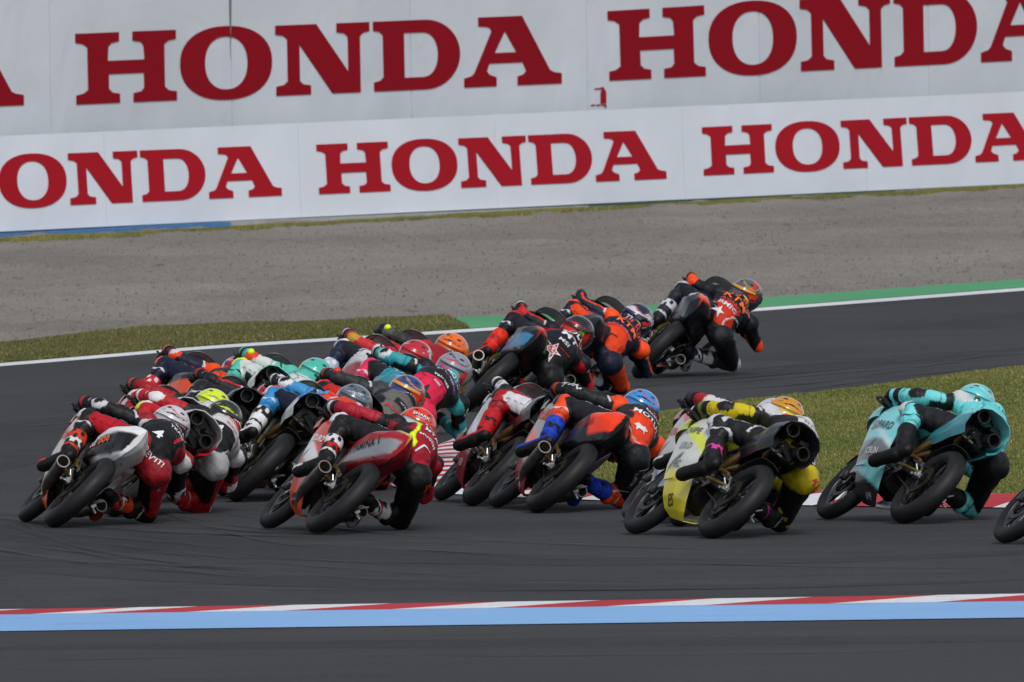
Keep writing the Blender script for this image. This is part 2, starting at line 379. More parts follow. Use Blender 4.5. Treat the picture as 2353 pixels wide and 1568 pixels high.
# the broad rubbered racing line: faint darkening of the asphalt
M_LINE = M_SKID.copy(); M_LINE.name = 'rubbered_line'; _r2 = [n for n in M_LINE.node_tree.nodes if n.type == 'MAP_RANGE'][-1]; _r2.inputs[3].default_value = .12; _r2.inputs[4].default_value = .5; _r2.inputs[1].default_value = .3
for k, (pts, wd) in enumerate([([(2400, 1262), (1700, 1285), (900, 1262), (300, 1215), (-200, 1150)], 1.6), ([(-200, 1150), (150, 1050), (700, 960), (1500, 890), (2400, 812)], 2.6), ([(2400, 1330), (1500, 1345), (600, 1320), (-200, 1262)], 1.2), ([(1000, 925), (1700, 872), (2400, 800)], 1.2), ([(-200, 1500), (1200, 1492), (2500, 1478)], 1.5)]):
    A, B = arc(pts, wd, 40); strip('rubbered_line', A, B, M_LINE, lambda t, v, k=k: .0085+.0006*k)
rs = random.Random(5)
for k in range(16):
    y0 = rs.uniform(1195, 1330); x0 = rs.uniform(-100, 500); Lx = rs.uniform(300, 1100); A, B = arc([(x0, y0-rs.uniform(10, 45)), (x0+Lx*.25, y0), (x0+Lx*.6, y0+rs.uniform(10, 26)), (x0+Lx, y0+rs.uniform(16, 34))], rs.uniform(.04, .09)); strip('tyre_mark', A, B, M_SKID, lambda t, v, k=k: .0155+.0002*k)
A, B = arc([(110, 1442), (300, 1437), (520, 1434)], .05); strip('tyre_mark', A, B, M_SKID, lambda t, v: .0175)
A, B = arc([(1450, 1402), (1800, 1396), (2050, 1394)], .035); strip('tyre_mark', A, B, M_SKID, lambda t, v: .0176)
# ---------------- grass blades
def edge(u, v): return np.clip(np.minimum(v, 1-v)*6+.35, .35, 1)
def blades(name, quads, dens, hh, label, cols, seed):
    r = np.random.default_rng(seed); VV = []; CC = []
    for (a, b, c, d, dm) in quads:     # a-b near edge, d-c far edge (world)
        a, b, c, d = [np.array(p[:2] if not isinstance(p, Vector) else (p.x, p.y)) for p in (a, b, c, d)]
        area = .5*abs((c-a)[0]*(d-b)[1]-(c-a)[1]*(d-b)[0]); n = int(area*dens*dm)
        u, v = r.random((2, n)); P = (a*(1-u)[:, None]+b*u[:, None])*(1-v)[:, None] + (d*(1-u)[:, None]+c*u[:, None])*v[:, None]
        f = np.sin(P[:, 0]*1.7+P[:, 1]*.31)*.5+np.sin(P[:, 0]*.63-P[:, 1]*.87+2)*.5
        f2 = np.sin(P[:, 0]*5.1+P[:, 1]*1.3)*np.sin(P[:, 1]*2.3-P[:, 0]*2.2)
        H = hh*edge(u, v)*(.55+.7*r.random(n))*(1+.25*f+.2*f2); ang = r.random(n)*2*np.pi; W = .007+.006*r.random(n)
        lean = (r.random((n, 2))-.5)*H[:, None]*1.1
        z0 = np.full(n, .012); dx = np.cos(ang)*W; dy = np.sin(ang)*W
        V0 = np.stack([P[:, 0]-dx, P[:, 1]-dy, z0], 1); V1 = np.stack([P[:, 0]+dx, P[:, 1]+dy, z0], 1)
        V2 = np.stack([P[:, 0]+lean[:, 0], P[:, 1]+lean[:, 1], z0+H], 1)
        VV.append(np.stack([V0, V1, V2], 1).reshape(-1, 3))
        t = np.clip(.5+.35*f+.25*f2+.2*(r.random(n)-.5), 0, 1)[:, None]; dry = (r.random(n) < .09)[:, None]
        c_ = np.array(cols[0])*(1-t)+np.array(cols[1])*t; c_ = np.where(dry, np.array(cols[2]), c_)
        CC.append(np.repeat(c_, 3, 0))
    V = np.vstack(VV); C_ = np.vstack(CC); o = link(name, big(name, V, np.arange(len(V)).reshape(-1, 3), M_GRASS, C_))
    tag(o, label, 'grass', kind='stuff'); return o
M_GRASS = nmat('grass_blades', .6, attr=True, spec=.25)
GC = ((.115, .15, .03), (.205, .20, .055), (.34, .29, .13))
# infield quads: columns between the kerb's inner edge and the upper edge
q = []
def inn_y(x): return line_at(IN_IN[5:], x) if x > 1062 else 1100
def up_y(x): return line_at(UP, x)
xx = [1072, 1130, 1200, 1300, 1420, 1550, 1700, 1860, 2030, 2200, 2360, 2600, 3000]
for a, b in zip(xx[:-1], xx[1:]):
    for k in range(6):
        def yy(x, f): y0, y1 = inn_y(x)-1, up_y(x)+1; return 1/((1-f)/(y0+385)+f/(y1+385))-385
        f0, f1 = k/6, (k+1)/6
        q.append((gp(a, yy(a, f0)), gp(b, yy(b, f0)), gp(b, yy(b, f1)), gp(a, yy(a, f1)), 1 if b <= 2400 else .3))
blades('infield_grass', q, 3600, .030, 'short yellow-green mown grass covering the infield behind the right-hand riders', GC, 1)
q = []
xx = [-400, -20, 100, 200, 300, 400, 500, 600, 700, 800, 900, 950, 985, 1018, 1034, 1050, 1066, 1079]
for a, b in zip(xx[:-1], xx[1:]):
    q.append((gp(a, line_at(FAR, a)-8), gp(b, line_at(FAR, b)-8), gp(b, line_at(GRT, b)), gp(a, line_at(GRT, a)), 1 if a > -30 else .3))
blades('verge_grass', q, 3000, .042, 'dry tufty grass strip between the gravel and the white track edge line', ((.10, .115, .032), (.165, .15, .052), (.28, .24, .13)), 2)
q = []
xs2 = np.linspace(-60, 2420, 30)
for a, b in zip(xs2[:-1], xs2[1:]):
    w_ = 8.5 + 2*math.sin(a*.013) + 1.2*math.sin(a*.05); y = line_at(WL, a); y2 = line_at(WL, b)
    lift = 11; w_ *= .6
    q.append((gp(a, y+w_+lift), gp(b, y2+w_+lift), gp(b, y2+lift-1), gp(a, y+lift-1), 1))
blades('wall_foot_grass', q, 2600, .032, 'thin line of yellow-green grass along the foot of the advertising wall', ((.14, .16, .04), (.24, .23, .06), (.26, .2, .11)), 3)

# loose stones lying on the gravel
r_ = np.random.default_rng(11); ns = 7000; VS = []; xs_s = r_.uniform(-150, 2500, ns)
for k in range(ns):
    x = xs_s[k]; a = gp(x, near_g(x)); b_ = gp(x, line_at(WL, x)+14); p = a.lerp(b_, float(r_.random()**1.2)); s_ = float(r_.uniform(.007, .018)); t_ = r_.random()*6.28
    for q_ in range(3): VS.append((p.x+s_*math.cos(t_+q_*2.1), p.y+s_*math.sin(t_+q_*2.1), .012))
    VS.append((p.x+s_*.2, p.y, .026+s_*.8))
TS = (np.arange(ns)[:, None, None]*4+np.array([[0, 1, 3], [1, 2, 3], [2, 0, 3]])[None]).reshape(-1, 3); g1 = r_.uniform(.6, 1.25, ns).repeat(4)[:, None]*np.array([[.2, .185, .165]])
M_STONE = nmat('loose_stones', .9, attr=True, spec=.15); tag(link('loose_stones', big('loose_stones', np.array(VS), TS, M_STONE, g1)), 'scattered loose grey-brown stones lying on the gravel trap', 'stones', kind='stuff')
# ---------------- advertising wall
M_BAN1 = nmat('banner_vinyl', .5, color=(.63, .67, .73), mott=.10, mscale=.4, bump=(1.1, .028, .5))
M_BAN2 = nmat('board_vinyl', .45, color=(.64, .68, .75), mott=.07, mscale=.5, bump=(1.5, .02, .4))
M_RLET1 = nmat('dark_red_print', .85, color=(.27, .006, .015), mott=.06, mscale=.8, spec=.08)
M_RLET2 = nmat('red_print', .85, color=(.36, .009, .019), mott=.07, mscale=.8, spec=.1)
M_BARB = nmat('blue_barrier_paint', .6, color=(.07, .22, .48), mott=.15)
M_BARW = nmat('pale_concrete', .8, color=(.42, .43, .42), mott=.15)
M_BARG = nmat('green_barrier_paint', .6, color=(.03, .10, .07), mott=.15)
Z = Vector((0, 0, 1))
tl = math.radians(9); n_lo = (wnrm*math.cos(tl)+Z*math.sin(tl)).normalized(); up_lo = (Z*math.cos(tl)-wnrm*math.sin(tl)).normalized()
o_lo = wall0 + Z*.1
o_up = wall0 - wnrm*.62; n_up = (wnrm*math.cos(.02)-Z*math.sin(.02)).normalized()
def panel_obj(name, corners, n, th, mat, parent):
    V = [tuple(c) for c in corners] + [tuple(c-n*th) for c in corners]
    F = [(0, 1, 2, 3), (7, 6, 5, 4), (0, 4, 5, 1), (1, 5, 6, 2), (2, 6, 7, 3), (3, 7, 4, 0)]
    me = mk(name, V, F, mat); bm = bmesh.new(); bm.from_mesh(me); bmesh.ops.recalc_face_normals(bm, faces=bm.faces[:]); bm.to_mesh(me); bm.free()
    return link(name, me, parent)
split = [(-3000, 443), (0, 313), (2353, 211), (5000, 96)]; bot = [(-3000, 680), (0, 532), (1551, 459), (2353, 422), (5000, 299)]
top = [(-3000, 60), (0, -60), (2353, -160), (5000, -270)]
upw = bpy.data.objects.new('advertising_banner', None); upw.location = (0, 0, 0); COL.objects.link(upw)
tag(upw, 'tall pale grey banner wall with the larger dark red HONDA lettering, upper row', 'banner')
low = bpy.data.objects.new('advertising_board', None); COL.objects.link(low)
tag(low, 'lower white advertising board with the smaller brighter red HONDA lettering, above the gravel', 'advertising board')
def panels(seams, yt, yb, o, n, mat, parent, lean=0):
    for a, b in zip(seams[:-1], seams[1:]):
        g = .9
        c = [pp(a+g+lean, line_at(yb, a), o, n), pp(b-g+lean, line_at(yb, b), o, n), pp(b-g, line_at(yt, b), o, n), pp(a+g, line_at(yt, a), o, n)]
        panel_obj('panel', c, n, .03, mat, parent)
sU = [-3000, -1200, -710, -300, 112, 528, 940, 1345, 1741, 2130, 2520, 2950, 5000]
spl2 = [(x, y+6) for x, y in split]
panels(sU, top, spl2, o_up, n_up, M_BAN1, upw, 6)
sL = [-3000, -1200, -700, -220, 238, 684, 1136, 1566, 1985, 2400, 2830, 5000]
panels(sL, split, bot, o_lo, n_lo, M_BAN2, low, 8)
c = [pp(-3000, line_at(top, -3000), o_up-wnrm*.1, n_up), pp(5000, line_at(top, 5000), o_up-wnrm*.1, n_up)]
c = [Vector((c[0].x, c[0].y, 0)), Vector((c[1].x, c[1].y, 0)), c[1], c[0]]
panel_obj('backing', c, n_up, .05, M_BARW, upw)
c = [pp(-3000, line_at(bot, -3000), o_lo-wnrm*.06, n_lo), pp(5000, line_at(bot, 5000), o_lo-wnrm*.06, n_lo), pp(5000, line_at(split, 5000)+3, o_lo-wnrm*.06, n_lo), pp(-3000, line_at(split, -3000)+3, o_lo-wnrm*.06, n_lo)]
panel_obj('backing', c, n_lo, .05, M_BARW, low)
def base_seg(x0, x1, mat, label, col, h):
    a = gp(x0, line_at(WL, x0)+3); b = gp(x1, line_at(WL, x1)+3)
    u0 = (a-wall0).dot(wdir); u1 = (b-wall0).dot(wdir); off = wnrm*.12
    A = wall0+wdir*u0+off; B = wall0+wdir*u1+off; A.z = B.z = -.05
    hh_ = [(line_at(WL, x)-line_at(bot, x))/200+.062 for x in (x0, x1)]; o = panel_obj('barrier_base', [A, B, B+Z*max(hh_[1], .06), A+Z*max(hh_[0], .06)], wnrm, .3, mat, None); tag(o, label, 'barrier', 'barrier bases under the advertising board')
base_seg(-3000, 474, M_BARB, 'blue painted barrier base under the left end of the lower board', 'b', .34)
base_seg(475, 1240, M_BARW, 'pale concrete barrier base showing under the middle of the lower board', 'w', .3)
base_seg(1241, 5000, M_BARG, 'dark green barrier base barely showing under the right end of the board', 'g', .3)
# slab-serif letters
def half_e(cx, cy, rx, ry, p=2.25, n=40):
    return [(cx+rx*abs(math.cos(t))**(2/p)*(1 if math.cos(t) > 0 else -1), cy+ry*abs(math.sin(t))**(2/p)*(1 if math.sin(t) > 0 else -1)) for t in [2*math.pi*i/n for i in range(n)]]
def qarc(x0, x1, y0, y1, n=8): return [(x0+(x1-x0)*math.sin(math.pi/2*i/n)**.9, y0+(y1-y0)*(1-math.cos(math.pi/2*i/n))) for i in range(n+1)]
_h = [(0, 1), (.6, 1), (.6, .87), (.5, .85), (.45, .80), (.44, .60), (.95, .60), (.94, .80), (.9, .85), (.79, .87), (.79, 1), (1.39, 1), (1.39, .87), (1.28, .85), (1.225, .80),
      (1.225, .20), (1.28, .15), (1.39, .13), (1.39, 0), (.79, 0), (.79, .13), (.9, .15), (.94, .20), (.94, .41), (.45, .41), (.45, .20), (.5, .15), (.6, .13), (.6, 0), (0, 0), (0, .13), (.1, .15), (.165, .20), (.165, .80), (.1, .85), (0, .87)]
_n = [(0, 1), (.58, 1), (1.03, .30), (1.03, .80), (.98, .85), (.87, .87), (.87, 1), (1.34, 1), (1.34, .87), (1.25, .85), (1.2, .80), (1.2, 0), (.80, 0), (.335, .72), (.335, .20), (.38, .15), (.49, .13), (.49, 0), (0, 0), (0, .13), (.11, .15), (.165, .20), (.165, .80), (.11, .85), (0, .87)]
_d = [(0, 1)] + [(.75+.5*math.sin(t), .5+.5*math.cos(t)) for t in np.linspace(0, math.pi, 22)] + [(0, 0), (0, .13), (.09, .15), (.14, .2), (.14, .80), (.09, .85), (0, .87)]
_dh = [(.44, .82)] + [(.70+.23*math.sin(t)**.8 if math.sin(t) > 0 else .70, .5+.32*math.cos(t)) for t in np.linspace(0, math.pi, 16)] + [(.44, .18)]
_a = [(.22, 1), (.86, 1), (1.26, .20), (1.32, .17), (1.43, .15), (1.43, 0), (.78, 0), (.78, .13), (.86, .15), (.91, .20), (.86, .33), (.37, .33), (.33, .22), (.37, .17), (.47, .13), (.47, 0), (0, 0), (0, .13), (.11, .16), (.15, .2), (.41, .79), (.39, .84), (.34, .86), (.22, .87)]
_ah = [(.605, .79), (.77, .48), (.45, .48)]
LET = [('H', [_h], 1.39), ('O', [half_e(.645, .5, .645, .525), half_e(.645, .5, .30, .375)], 1.29), ('N', [_n], 1.34), ('D', [_d, _dh], 1.25), ('A', [_a, _ah], 1.43)]
def poly_mesh(loops):
    cu = bpy.data.curves.new('l', 'CURVE'); cu.dimensions = '2D'; cu.fill_mode = 'BOTH'; cu.extrude = .5
    for L in loops:
        sp = cu.splines.new('POLY'); sp.points.add(len(L)-1)
        for k, (x, y) in enumerate(L): sp.points[k].co = (x, y, 0, 1)
        sp.use_cyclic_u = True
    o = bpy.data.objects.new('l', cu); me = bpy.data.meshes.new_from_object(o); bpy.data.objects.remove(o)
    return me
LM = [(c_, poly_mesh(l), w_) for c_, l, w_ in LET]
def word(TL, BL, TR, BR, o, n, mat, parent):
    q = [pp(*p, o, n) for p in (TL, BL, TR, BR)]; tot = sum(w_ for _, _, w_ in LM)+4*.055; x0 = 0
    for c_, me0, w_ in LM:
        me = me0.copy(); me.name = 'letter'
        for v in me.vertices:
            a = (x0+v.co.x)/tot; b = v.co.y; top_ = q[0].lerp(q[2], a); bt = q[1].lerp(q[3], a)
            v.co = bt.lerp(top_, b)+n*(.006+.003*(1 if v.co.z > 0 else -1))
        me.update(); link('letter', me, parent, mat); x0 += w_+.055
word((172, 78), (175, 241), (1287, 33), (1290, 192), o_up, n_up, M_RLET1, upw)
word((1395, 26), (1400, 186), (2466, -39), (2468, 133), o_up, n_up, M_RLET1, upw)
word((-1105, 128), (-1100, 291), (50, 83), (54, 242), o_up, n_up, M_RLET1, upw)
word((-182, 366), (-175, 487), (640, 334), (647, 450), o_lo, n_lo, M_RLET2, low)
word((726, 333), (733, 447), (1522, 298), (1531, 411), o_lo, n_lo, M_RLET2, low)
word((1612, 293), (1617, 404), (2390, 256), (2400, 366), o_lo, n_lo, M_RLET2, low)
# small red pictogram of an extinguisher under the second upper word
def flat(pts, o, n, mat, parent, name):
    V = [pp(x, y, o, n)+n*.006 for x, y in pts]; V2 = [v+n*.003 for v in V]
    k = len(V); me = mk(name, V2+V, [tuple(range(k))]+[(i, i+k, (i+1) % k+k, (i+1) % k) for i in range(k)], mat)
    bm = bmesh.new(); bm.from_mesh(me); bmesh.ops.recalc_face_normals(bm, faces=bm.faces[:]); bm.to_mesh(me); bm.free(); link(name, me, parent)
flat([(1379, 239), (1379, 214), (1381, 207), (1385, 203), (1390, 207), (1392, 214), (1392, 238)], o_up, n_up, M_RLET2, upw, 'pictogram')
flat([(1383, 205), (1372, 206), (1365, 206), (1365, 203), (1373, 203), (1386, 200), (1387, 204)], o_up, n_up, M_RLET2, upw, 'pictogram')
M_STN = nmat('weathered_seam', .9, color=(.17, .18, .19))
flat([(524.5, -40), (531, -40), (530.5, 40), (529.6, 75), (528.6, 140), (527.8, 75), (526.5, 40)], o_up, n_up, M_STN, upw, 'torn_seam')
flat([(1357, 244), (1357, 241), (1366, 240), (1366, 243)], o_up, n_up, M_RLET2, upw, 'pictogram')
flat([(1369, 243.5), (1369, 240.5), (1379, 240), (1379, 243)], o_up, n_up, M_RLET2, upw, 'pictogram')
flat([(1382, 243), (1382, 240), (1392, 240), (1392, 248), (1389, 248), (1389, 243)], o_up, n_up, M_RLET2, upw, 'pictogram')
# ------------------------------------------------------------------ motorcycles (local frame: x forward, y left, z up, origin = rear tyre contact)
def M3(rx=0, ry=0, rz=0): return (Matrix.Rotation(rz, 3, 'Z') @ Matrix.Rotation(ry, 3, 'Y') @ Matrix.Rotation(rx, 3, 'X'))
def ring(r_in, r_out, w_, ex=2.0, n=14):
    return [((r_in+r_out)/2+(r_out-r_in)/2*math.cos(a), w_/2*math.sin(a)) for a in [2*math.pi*i/n for i in range(n)]]
def tyre_mesh(R, w_):
    prof = []; rr = R-w_*.5
    for i in range(17):
        a = -math.pi*.5-.25+(math.pi+.5)*i/16; prof.append((rr+math.cos(a)*w_*.5, math.sin(a)*w_*.5))
    prof += [(.206, w_*.36), (.206, -w_*.36)]
    return MB().rev(prof, (0, 0, 0), 56).mesh('tyre', M_RUB, 40)
def rim_mesh(w_, front):
    b = MB(); b.rev([(.214, -w_*.42), (.214, w_*.42), (.200, w_*.42), (.188, w_*.2), (.188, -w_*.2), (.200, -w_*.42)], (0, 0, 0), 48)
    b.rev([(.040, -.055), (.040, .055), (.012, .055), (.012, -.055)], (0, 0, 0), 20)
    for k in range(5):
        a = 2*math.pi*k/5
        for s in (-1, 1):
            p1 = (math.cos(a)*.035, s*.012, math.sin(a)*.035); p2 = (math.cos(a+s*.22)*.195, s*.008, math.sin(a+s*.22)*.195); b.tube([p1, p2], [.012, .008], 6)
    return b.mesh('wheel', M_RIM, 35)
ME = {}
ME['tyre_r'] = tyre_mesh(.302, .122); ME['tyre_f'] = tyre_mesh(.295, .095)
ME['rim_r'] = rim_mesh(.095, 0); ME['rim_f'] = rim_mesh(.07, 1)
b = MB(); b.rev([(.140, .040), (.140, .045), (.108, .045), (.108, .040)], (0, 0, 0), 40)
for k in range(6):
    a = k*math.pi/3; b.tube([(math.cos(a)*.03, .04, math.sin(a)*.03), (math.cos(a+.3)*.105, .043, math.sin(a+.3)*.105)], .006, 5)
ME['disc_f'] = b.mesh('brake_disc', M_DRK)
b = MB(); b.box((.06, -.075, .36), (.06, .03, .04), M3(ry=.6)); b.tube([(.06, -.08, .38), (.3, -.1, .45), (.42, -.12, .40)], .005, 5); b.box((.20, .1, .43), (.2, .006, .03), M3(ry=-.25)); ME['rear_cal'] = b.mesh('rear_brake_caliper', M_ALU, 40)
b = MB(); b.tube([(.40, -.02, .38), (.34, -.02, .66)], .012, 8)
for k in range(7): b.rev([(.032, -.006), (.032, .006), (.022, .006), (.022, -.006)], (0, 0, 0), 4) if False else b.tube([(.395-.008*k, -.052, .43+k*.03), (.395-.008*k, .012, .437+k*.03)], .007, 6)
ME['shock'] = b.mesh('shock_absorber', M_GLD, 50)
b = MB()
for k, (p, q_) in enumerate((((.44, .13, .34), (.60, .15, .50)), ((.5, .1, .45), (.9, .14, .6)), ((.9, .1, .70), (1.08, .09, .42)), ((.2, .09, .40), (.44, .14, .46)))): b.tube([p, tuple((a_+c_)/2+(.02 if i == 1 else -.02) for i, (a_, c_) in enumerate(zip(p, q_))), q_], .005, 5)
ME['cables'] = b.mesh('cable', M_BLK, 60)
ME['disc_r'] = MB().rev([(.10, -.052), (.10, -.057), (.07, -.057), (.07, -.052)], (0, 0, 0), 32).mesh('brake_disc', M_ALU)
b = MB()                                                # toothed sprocket
n = 38
for k in range(n):
    a = 2*math.pi*k/n; b.box((math.cos(a)*.1, .068, math.sin(a)*.1), (.008, .006, .01), M3(ry=-a))
b.rev([(.098, .065), (.098, .071), (.06, .071), (.06, .065)], (0, 0, 0), 38)
ME['sprocket'] = b.mesh('sprocket', M_DRK)
# chain: links round the sprocket and forward
b = MB(); ch = []
for k in range(16): a = math.pi/2+math.pi*k/15; ch.append((math.cos(a)*.103, .068, .302+math.sin(a)*.103))
ch = [(.50, .068, .44)] + ch + [(.50, .068, .35)]
cp_ = dense(ch, 62)
for i in range(61):
    p, q_ = cp_[i], cp_[i+1]; d = q_-p; b.box((p+q_)/2, (np.linalg.norm(d)*.78, .012, .010), M3(ry=-math.atan2(d[2], d[0])))
ME['chain'] = b.mesh('chain', M_CHN, None)
b = MB()
for s in (-1, 1):
    b.tube([(-.03, s*.098, .302), (.10, s*.102, .325), (.30, s*.095, .375), (.48, s*.07, .41)], [.018, .026, .034, .04], 8)
    b.box((-.01, s*.102, .302), (.10, .022, .052), M3(ry=-.1))
b.box((.36, 0, .40), (.10, .17, .05))
ME['swingarm'] = b.mesh('swingarm', M_DRK, 50)
for s in (-1, 1):
    b = MB(); b.box((-.035, s*.118, .30), (.05, .03, .036)); b.tube([(0, s*.10, .302), (0, s*.135, .302)], .014, 10); b.tube([(-.03, s*.11, .318), (-.055, s*.15, .375)], .007, 8); b.tube([(.03, s*.115, .33), (.06, s*.145, .37)], .006, 8)
    b.tube([(-.03, s*.125, .29), (-.05, s*.165, .275)], .009, 8)
    ME['axle_block', s] = b.mesh('axle_block', M_ALU, 40)
b = MB()                                                # engine and frame lumps
b.box((.62, 0, .36), (.28, .22, .24)); b.box((.74, 0, .52), (.18, .17, .22), M3(ry=-.4)); b.tube([(.56, .09, .36), (.56, .122, .36)], .072, 20); b.tube([(.68, .08, .34), (.68, .108, .34)], .055, 20)
b.tube([(.58, -.09, .35), (.58, -.122, .35)], .075, 20); b.box((.86, 0, .5), (.05, .2, .28), M3(ry=-.2)); b.box((.50, 0, .56), (.14, .12, .16)); b.box((.30, 0, .58), (.10, .08, .22), M3(ry=.4))
for k in range(6): b.box((.77, 0, .5+k*.022), (.17, .18, .008), M3(ry=-.4))
b.tube([(.44, 0, .42), (.36, 0, .66)], [.03, .026], 10)
ME['engine'] = b.mesh('engine', M_DRK, 40)
b = MB()
for s in (-1, 1):
    b.tube([(.42, s*.10, .36), (.44, s*.12, .52), (.60, s*.125, .68), (.85, s*.09, .76), (1.0, s*.04, .80)], [.03, .035, .032, .035, .04], 8)
    b.tube([(.50, s*.10, .62), (.20, s*.07, .76), (0, s*.05, .80)], .012, 6)
ME['frame'] = b.mesh('frame', M_BLK, 60)
for s in (-1, 1):
    b = MB(); b.tube([(1.205, s*.085, .30), (1.13, s*.085, .48)], [.024, .026], 12); b.box((1.205, s*.085, .30), (.06, .04, .07))
    ME['fork_lower', s] = b.mesh('fork_lower', M_BLK, 45)
for s in (-1, 1):
    b = MB(); b.tube([(1.14, s*.085, .46), (1.0, s*.085, .83)], .021, 12)
    ME['fork', s] = b.mesh('fork', M_GLD, 45)
b = MB(); b.box((1.11, .075, .36), (.075, .05, .10), M3(ry=.25)); ME['brake_caliper'] = b.mesh('brake_caliper', M_ALU, 40)
ME['yoke', 1] = MB().box((1.02, 0, .82), (.06, .21, .03)).mesh('triple_clamp', M_ALU, 40); ME['yoke', -1] = MB().box((1.06, 0, .70), (.06, .21, .035)).mesh('triple_clamp', M_ALU, 40)
for s in (-1, 1):
    b = MB(); b.tube([(1.0, s*.085, .80), (.985, s*.15, .79), (.955, s*.305, .765)], .013, 10); b.tube([(.97, s*.20, .775), (.955, s*.31, .765)], .018, 10)
    b.tube([(1.0, s*.14, .785), (1.03, s*.20, .775), (1.015, s*.31, .75)], [.008, .006, .007], 6); b.tube([(.955, s*.31, .765), (.98, s*.335, .765), (1.04, s*.335, .765), (1.06, s*.30, .765)], [.01, .009, .009, .006], 6)
    ME['handlebar', s] = b.mesh('handlebar', M_BLK, 50)
for s in (-1, 1):
    b = MB(); b.tube([(.39, s*.11, .345), (.38, s*.215, .35)], [.012, .011], 8); b.box((.37, s*.115, .38), (.09, .008, .10), M3(ry=.5)); b.tube([(.44, s*.13, .33), (.53, s*.17, .32)], .006, 6); b.tube([(.53, s*.15, .32), (.53, s*.20, .32)], .008, 6)
    ME['footpeg', s] = b.mesh('footpeg', M_ALU, 40)
b = MB(); V, F = grid(lambda u, v: ((.325+.01*math.sin(v*math.pi))*math.cos(.5+u*1.25), (v-.5)*.13, .302+(.325+.012*math.sin(v*math.pi))*math.sin(.5+u*1.25)), 14, 7, .004)
ME['hugger'] = mk('rear_mudguard', V, F, M_BLK, None, 40)

def fender_fn(u, v):
    a = math.radians(28+u*135); t = (v-.5)*2; r = .318-.035*abs(t)**2.5; w_ = .062*(1-.25*abs(u-.45)*2)
    return (1.22+r*math.cos(a), t*w_, .295+r*math.sin(a))
def make_fender(c1, c2, f):
    V, F = grid(fender_fn, 26, 9, .004); u = (np.degrees(np.arctan2(V[:, 2]-.295, V[:, 0]-1.22))-28)/135
    C = np.where((u > .62)[:, None], hexc(c2), hexc(c1)); return mk('front_mudguard', V, F, M_PAINT, C, 50)
# side fairing: one shell from the left top edge, under the belly, to the right top edge
_zs = [.11, .14, .2, .3, .42, .52, .62, .70, .78, .82]
_xr = [.55, .50, .47, .46, .50, .56, .60, .62, .66, .74]
_xf = [.80, .86, .90, .95, 1.03, 1.08, 1.14, 1.19, 1.22, 1.22]
_yy = [.0, .06, .12, .180, .220, .240, .258, .262, .24, .20]
_kf = [1, .8, .75, .68, .62, .60, .58, .55, .52, .5]      # narrower at the front edge
def fair_fn(u, v):
    s = -1 if u < .5 else 1; t = abs(u-.5)*2; k = t*(len(_zs)-1); ks = range(len(_zs))
    z = interp(ks, _zs, k); xr = interp(ks, _xr, k); xf = interp(ks, _xf, k); y = interp(ks, _yy, k); kf = interp(ks, _kf, k)
    x = xr+(xf-xr)*v; bul = (.88+.12*math.sin(min(v/.55, 1)*math.pi/2))*(1-(1-(kf*.5+.5))*max(0, (v-.45)/.55)**1.5); rear = 1
    crease = .012*math.exp(-((z-.45)/.05)**2)
    return (x, -s*(y*bul*rear+crease*(1 if k > 2 else 0)*(1-v)), z+.03*v*(1 if k < 3 else .3))
def make_fairing(pf):
    V, F = grid(fair_fn, 111, 44, .005); C = pf(V); return mk('side_fairing', V, F, M_PAINT, C, 40)
# nose cowl and windscreen
def nose_fn(u, v):
    a = math.pi*(u-.5)*2*.60; x = 1.02+.42*v
    w_ = .255*(1-v**2.2*.74)*(1 if v < .98 else .6); h = .17*(1-v**2.0*.62); zc = .735-.05*v
    return (x, -w_*math.sin(a)*abs(math.sin(a))**-.15 if abs(a) > 1e-6 else 0, zc+h*math.cos(a))
def make_nose(pf):
    V, F = grid(nose_fn, 33, 16, .005); return mk('nose_fairing', V, F, M_PAINT, pf(V), 60)
def screen_fn(u, v):
    a = math.pi*(u-.5)*.98; x = 1.20-.27*v
    w_ = .165+.04*v-.03*v**3; h = .13+.075*v; zc = .79+.01*v; sn = math.sin(a)
    return (x, -w_*math.copysign(abs(sn)**.75, sn), zc+h*math.cos(a)**.6 if math.cos(a) > 1e-4 else zc)
V, F = grid(screen_fn, 19, 12, .003); ME['screen'] = mk('windscreen', V, F, M_SCR, None, 60)
b = MB(); b.tube([screen_fn(t, 1.0) for t in np.linspace(0, 1, 25)], .007, 6); b.box((1.08, 0, .86), (.05, .14, .07), M3(ry=-.5)); ME['screen_edge'] = b.mesh('screen_trim', M_BLK, 40)
def make_tank(pf):
    secs = []
    for x, w_, zt, zb in ((.38, .08, .775, .70), (.44, .12, .80, .66), (.55, .155, .845, .62), (.70, .175, .875, .62), (.84, .165, .875, .64), (.93, .13, .85, .68), (.97, .08, .82, .72)):
        secs.append((x, [(w_*math.sin(a)*(1 if True else 1), (zt+zb)/2+(zt-zb)/2*math.cos(a)*abs(math.cos(a))**-.2) for a in np.linspace(0, 2*math.pi, 28, endpoint=False)+.01]))
    V, F = loft(secs, 24); return mk('fuel_tank', V, F, M_PAINT, pf(V), 60)
V, F = loft([(.44, [(-.10, .72), (-.10, .755), (0, .775), (.10, .755), (.10, .72)]), (.30, [(-.125, .72), (-.125, .765), (0, .785), (.125, .765), (.125, .72)]), (.09, [(-.12, .77), (-.12, .80), (0, .82), (.12, .80), (.12, .77)])], 8)
ME['seat'] = mk('seat', V, F, M_BLK, None, 40)
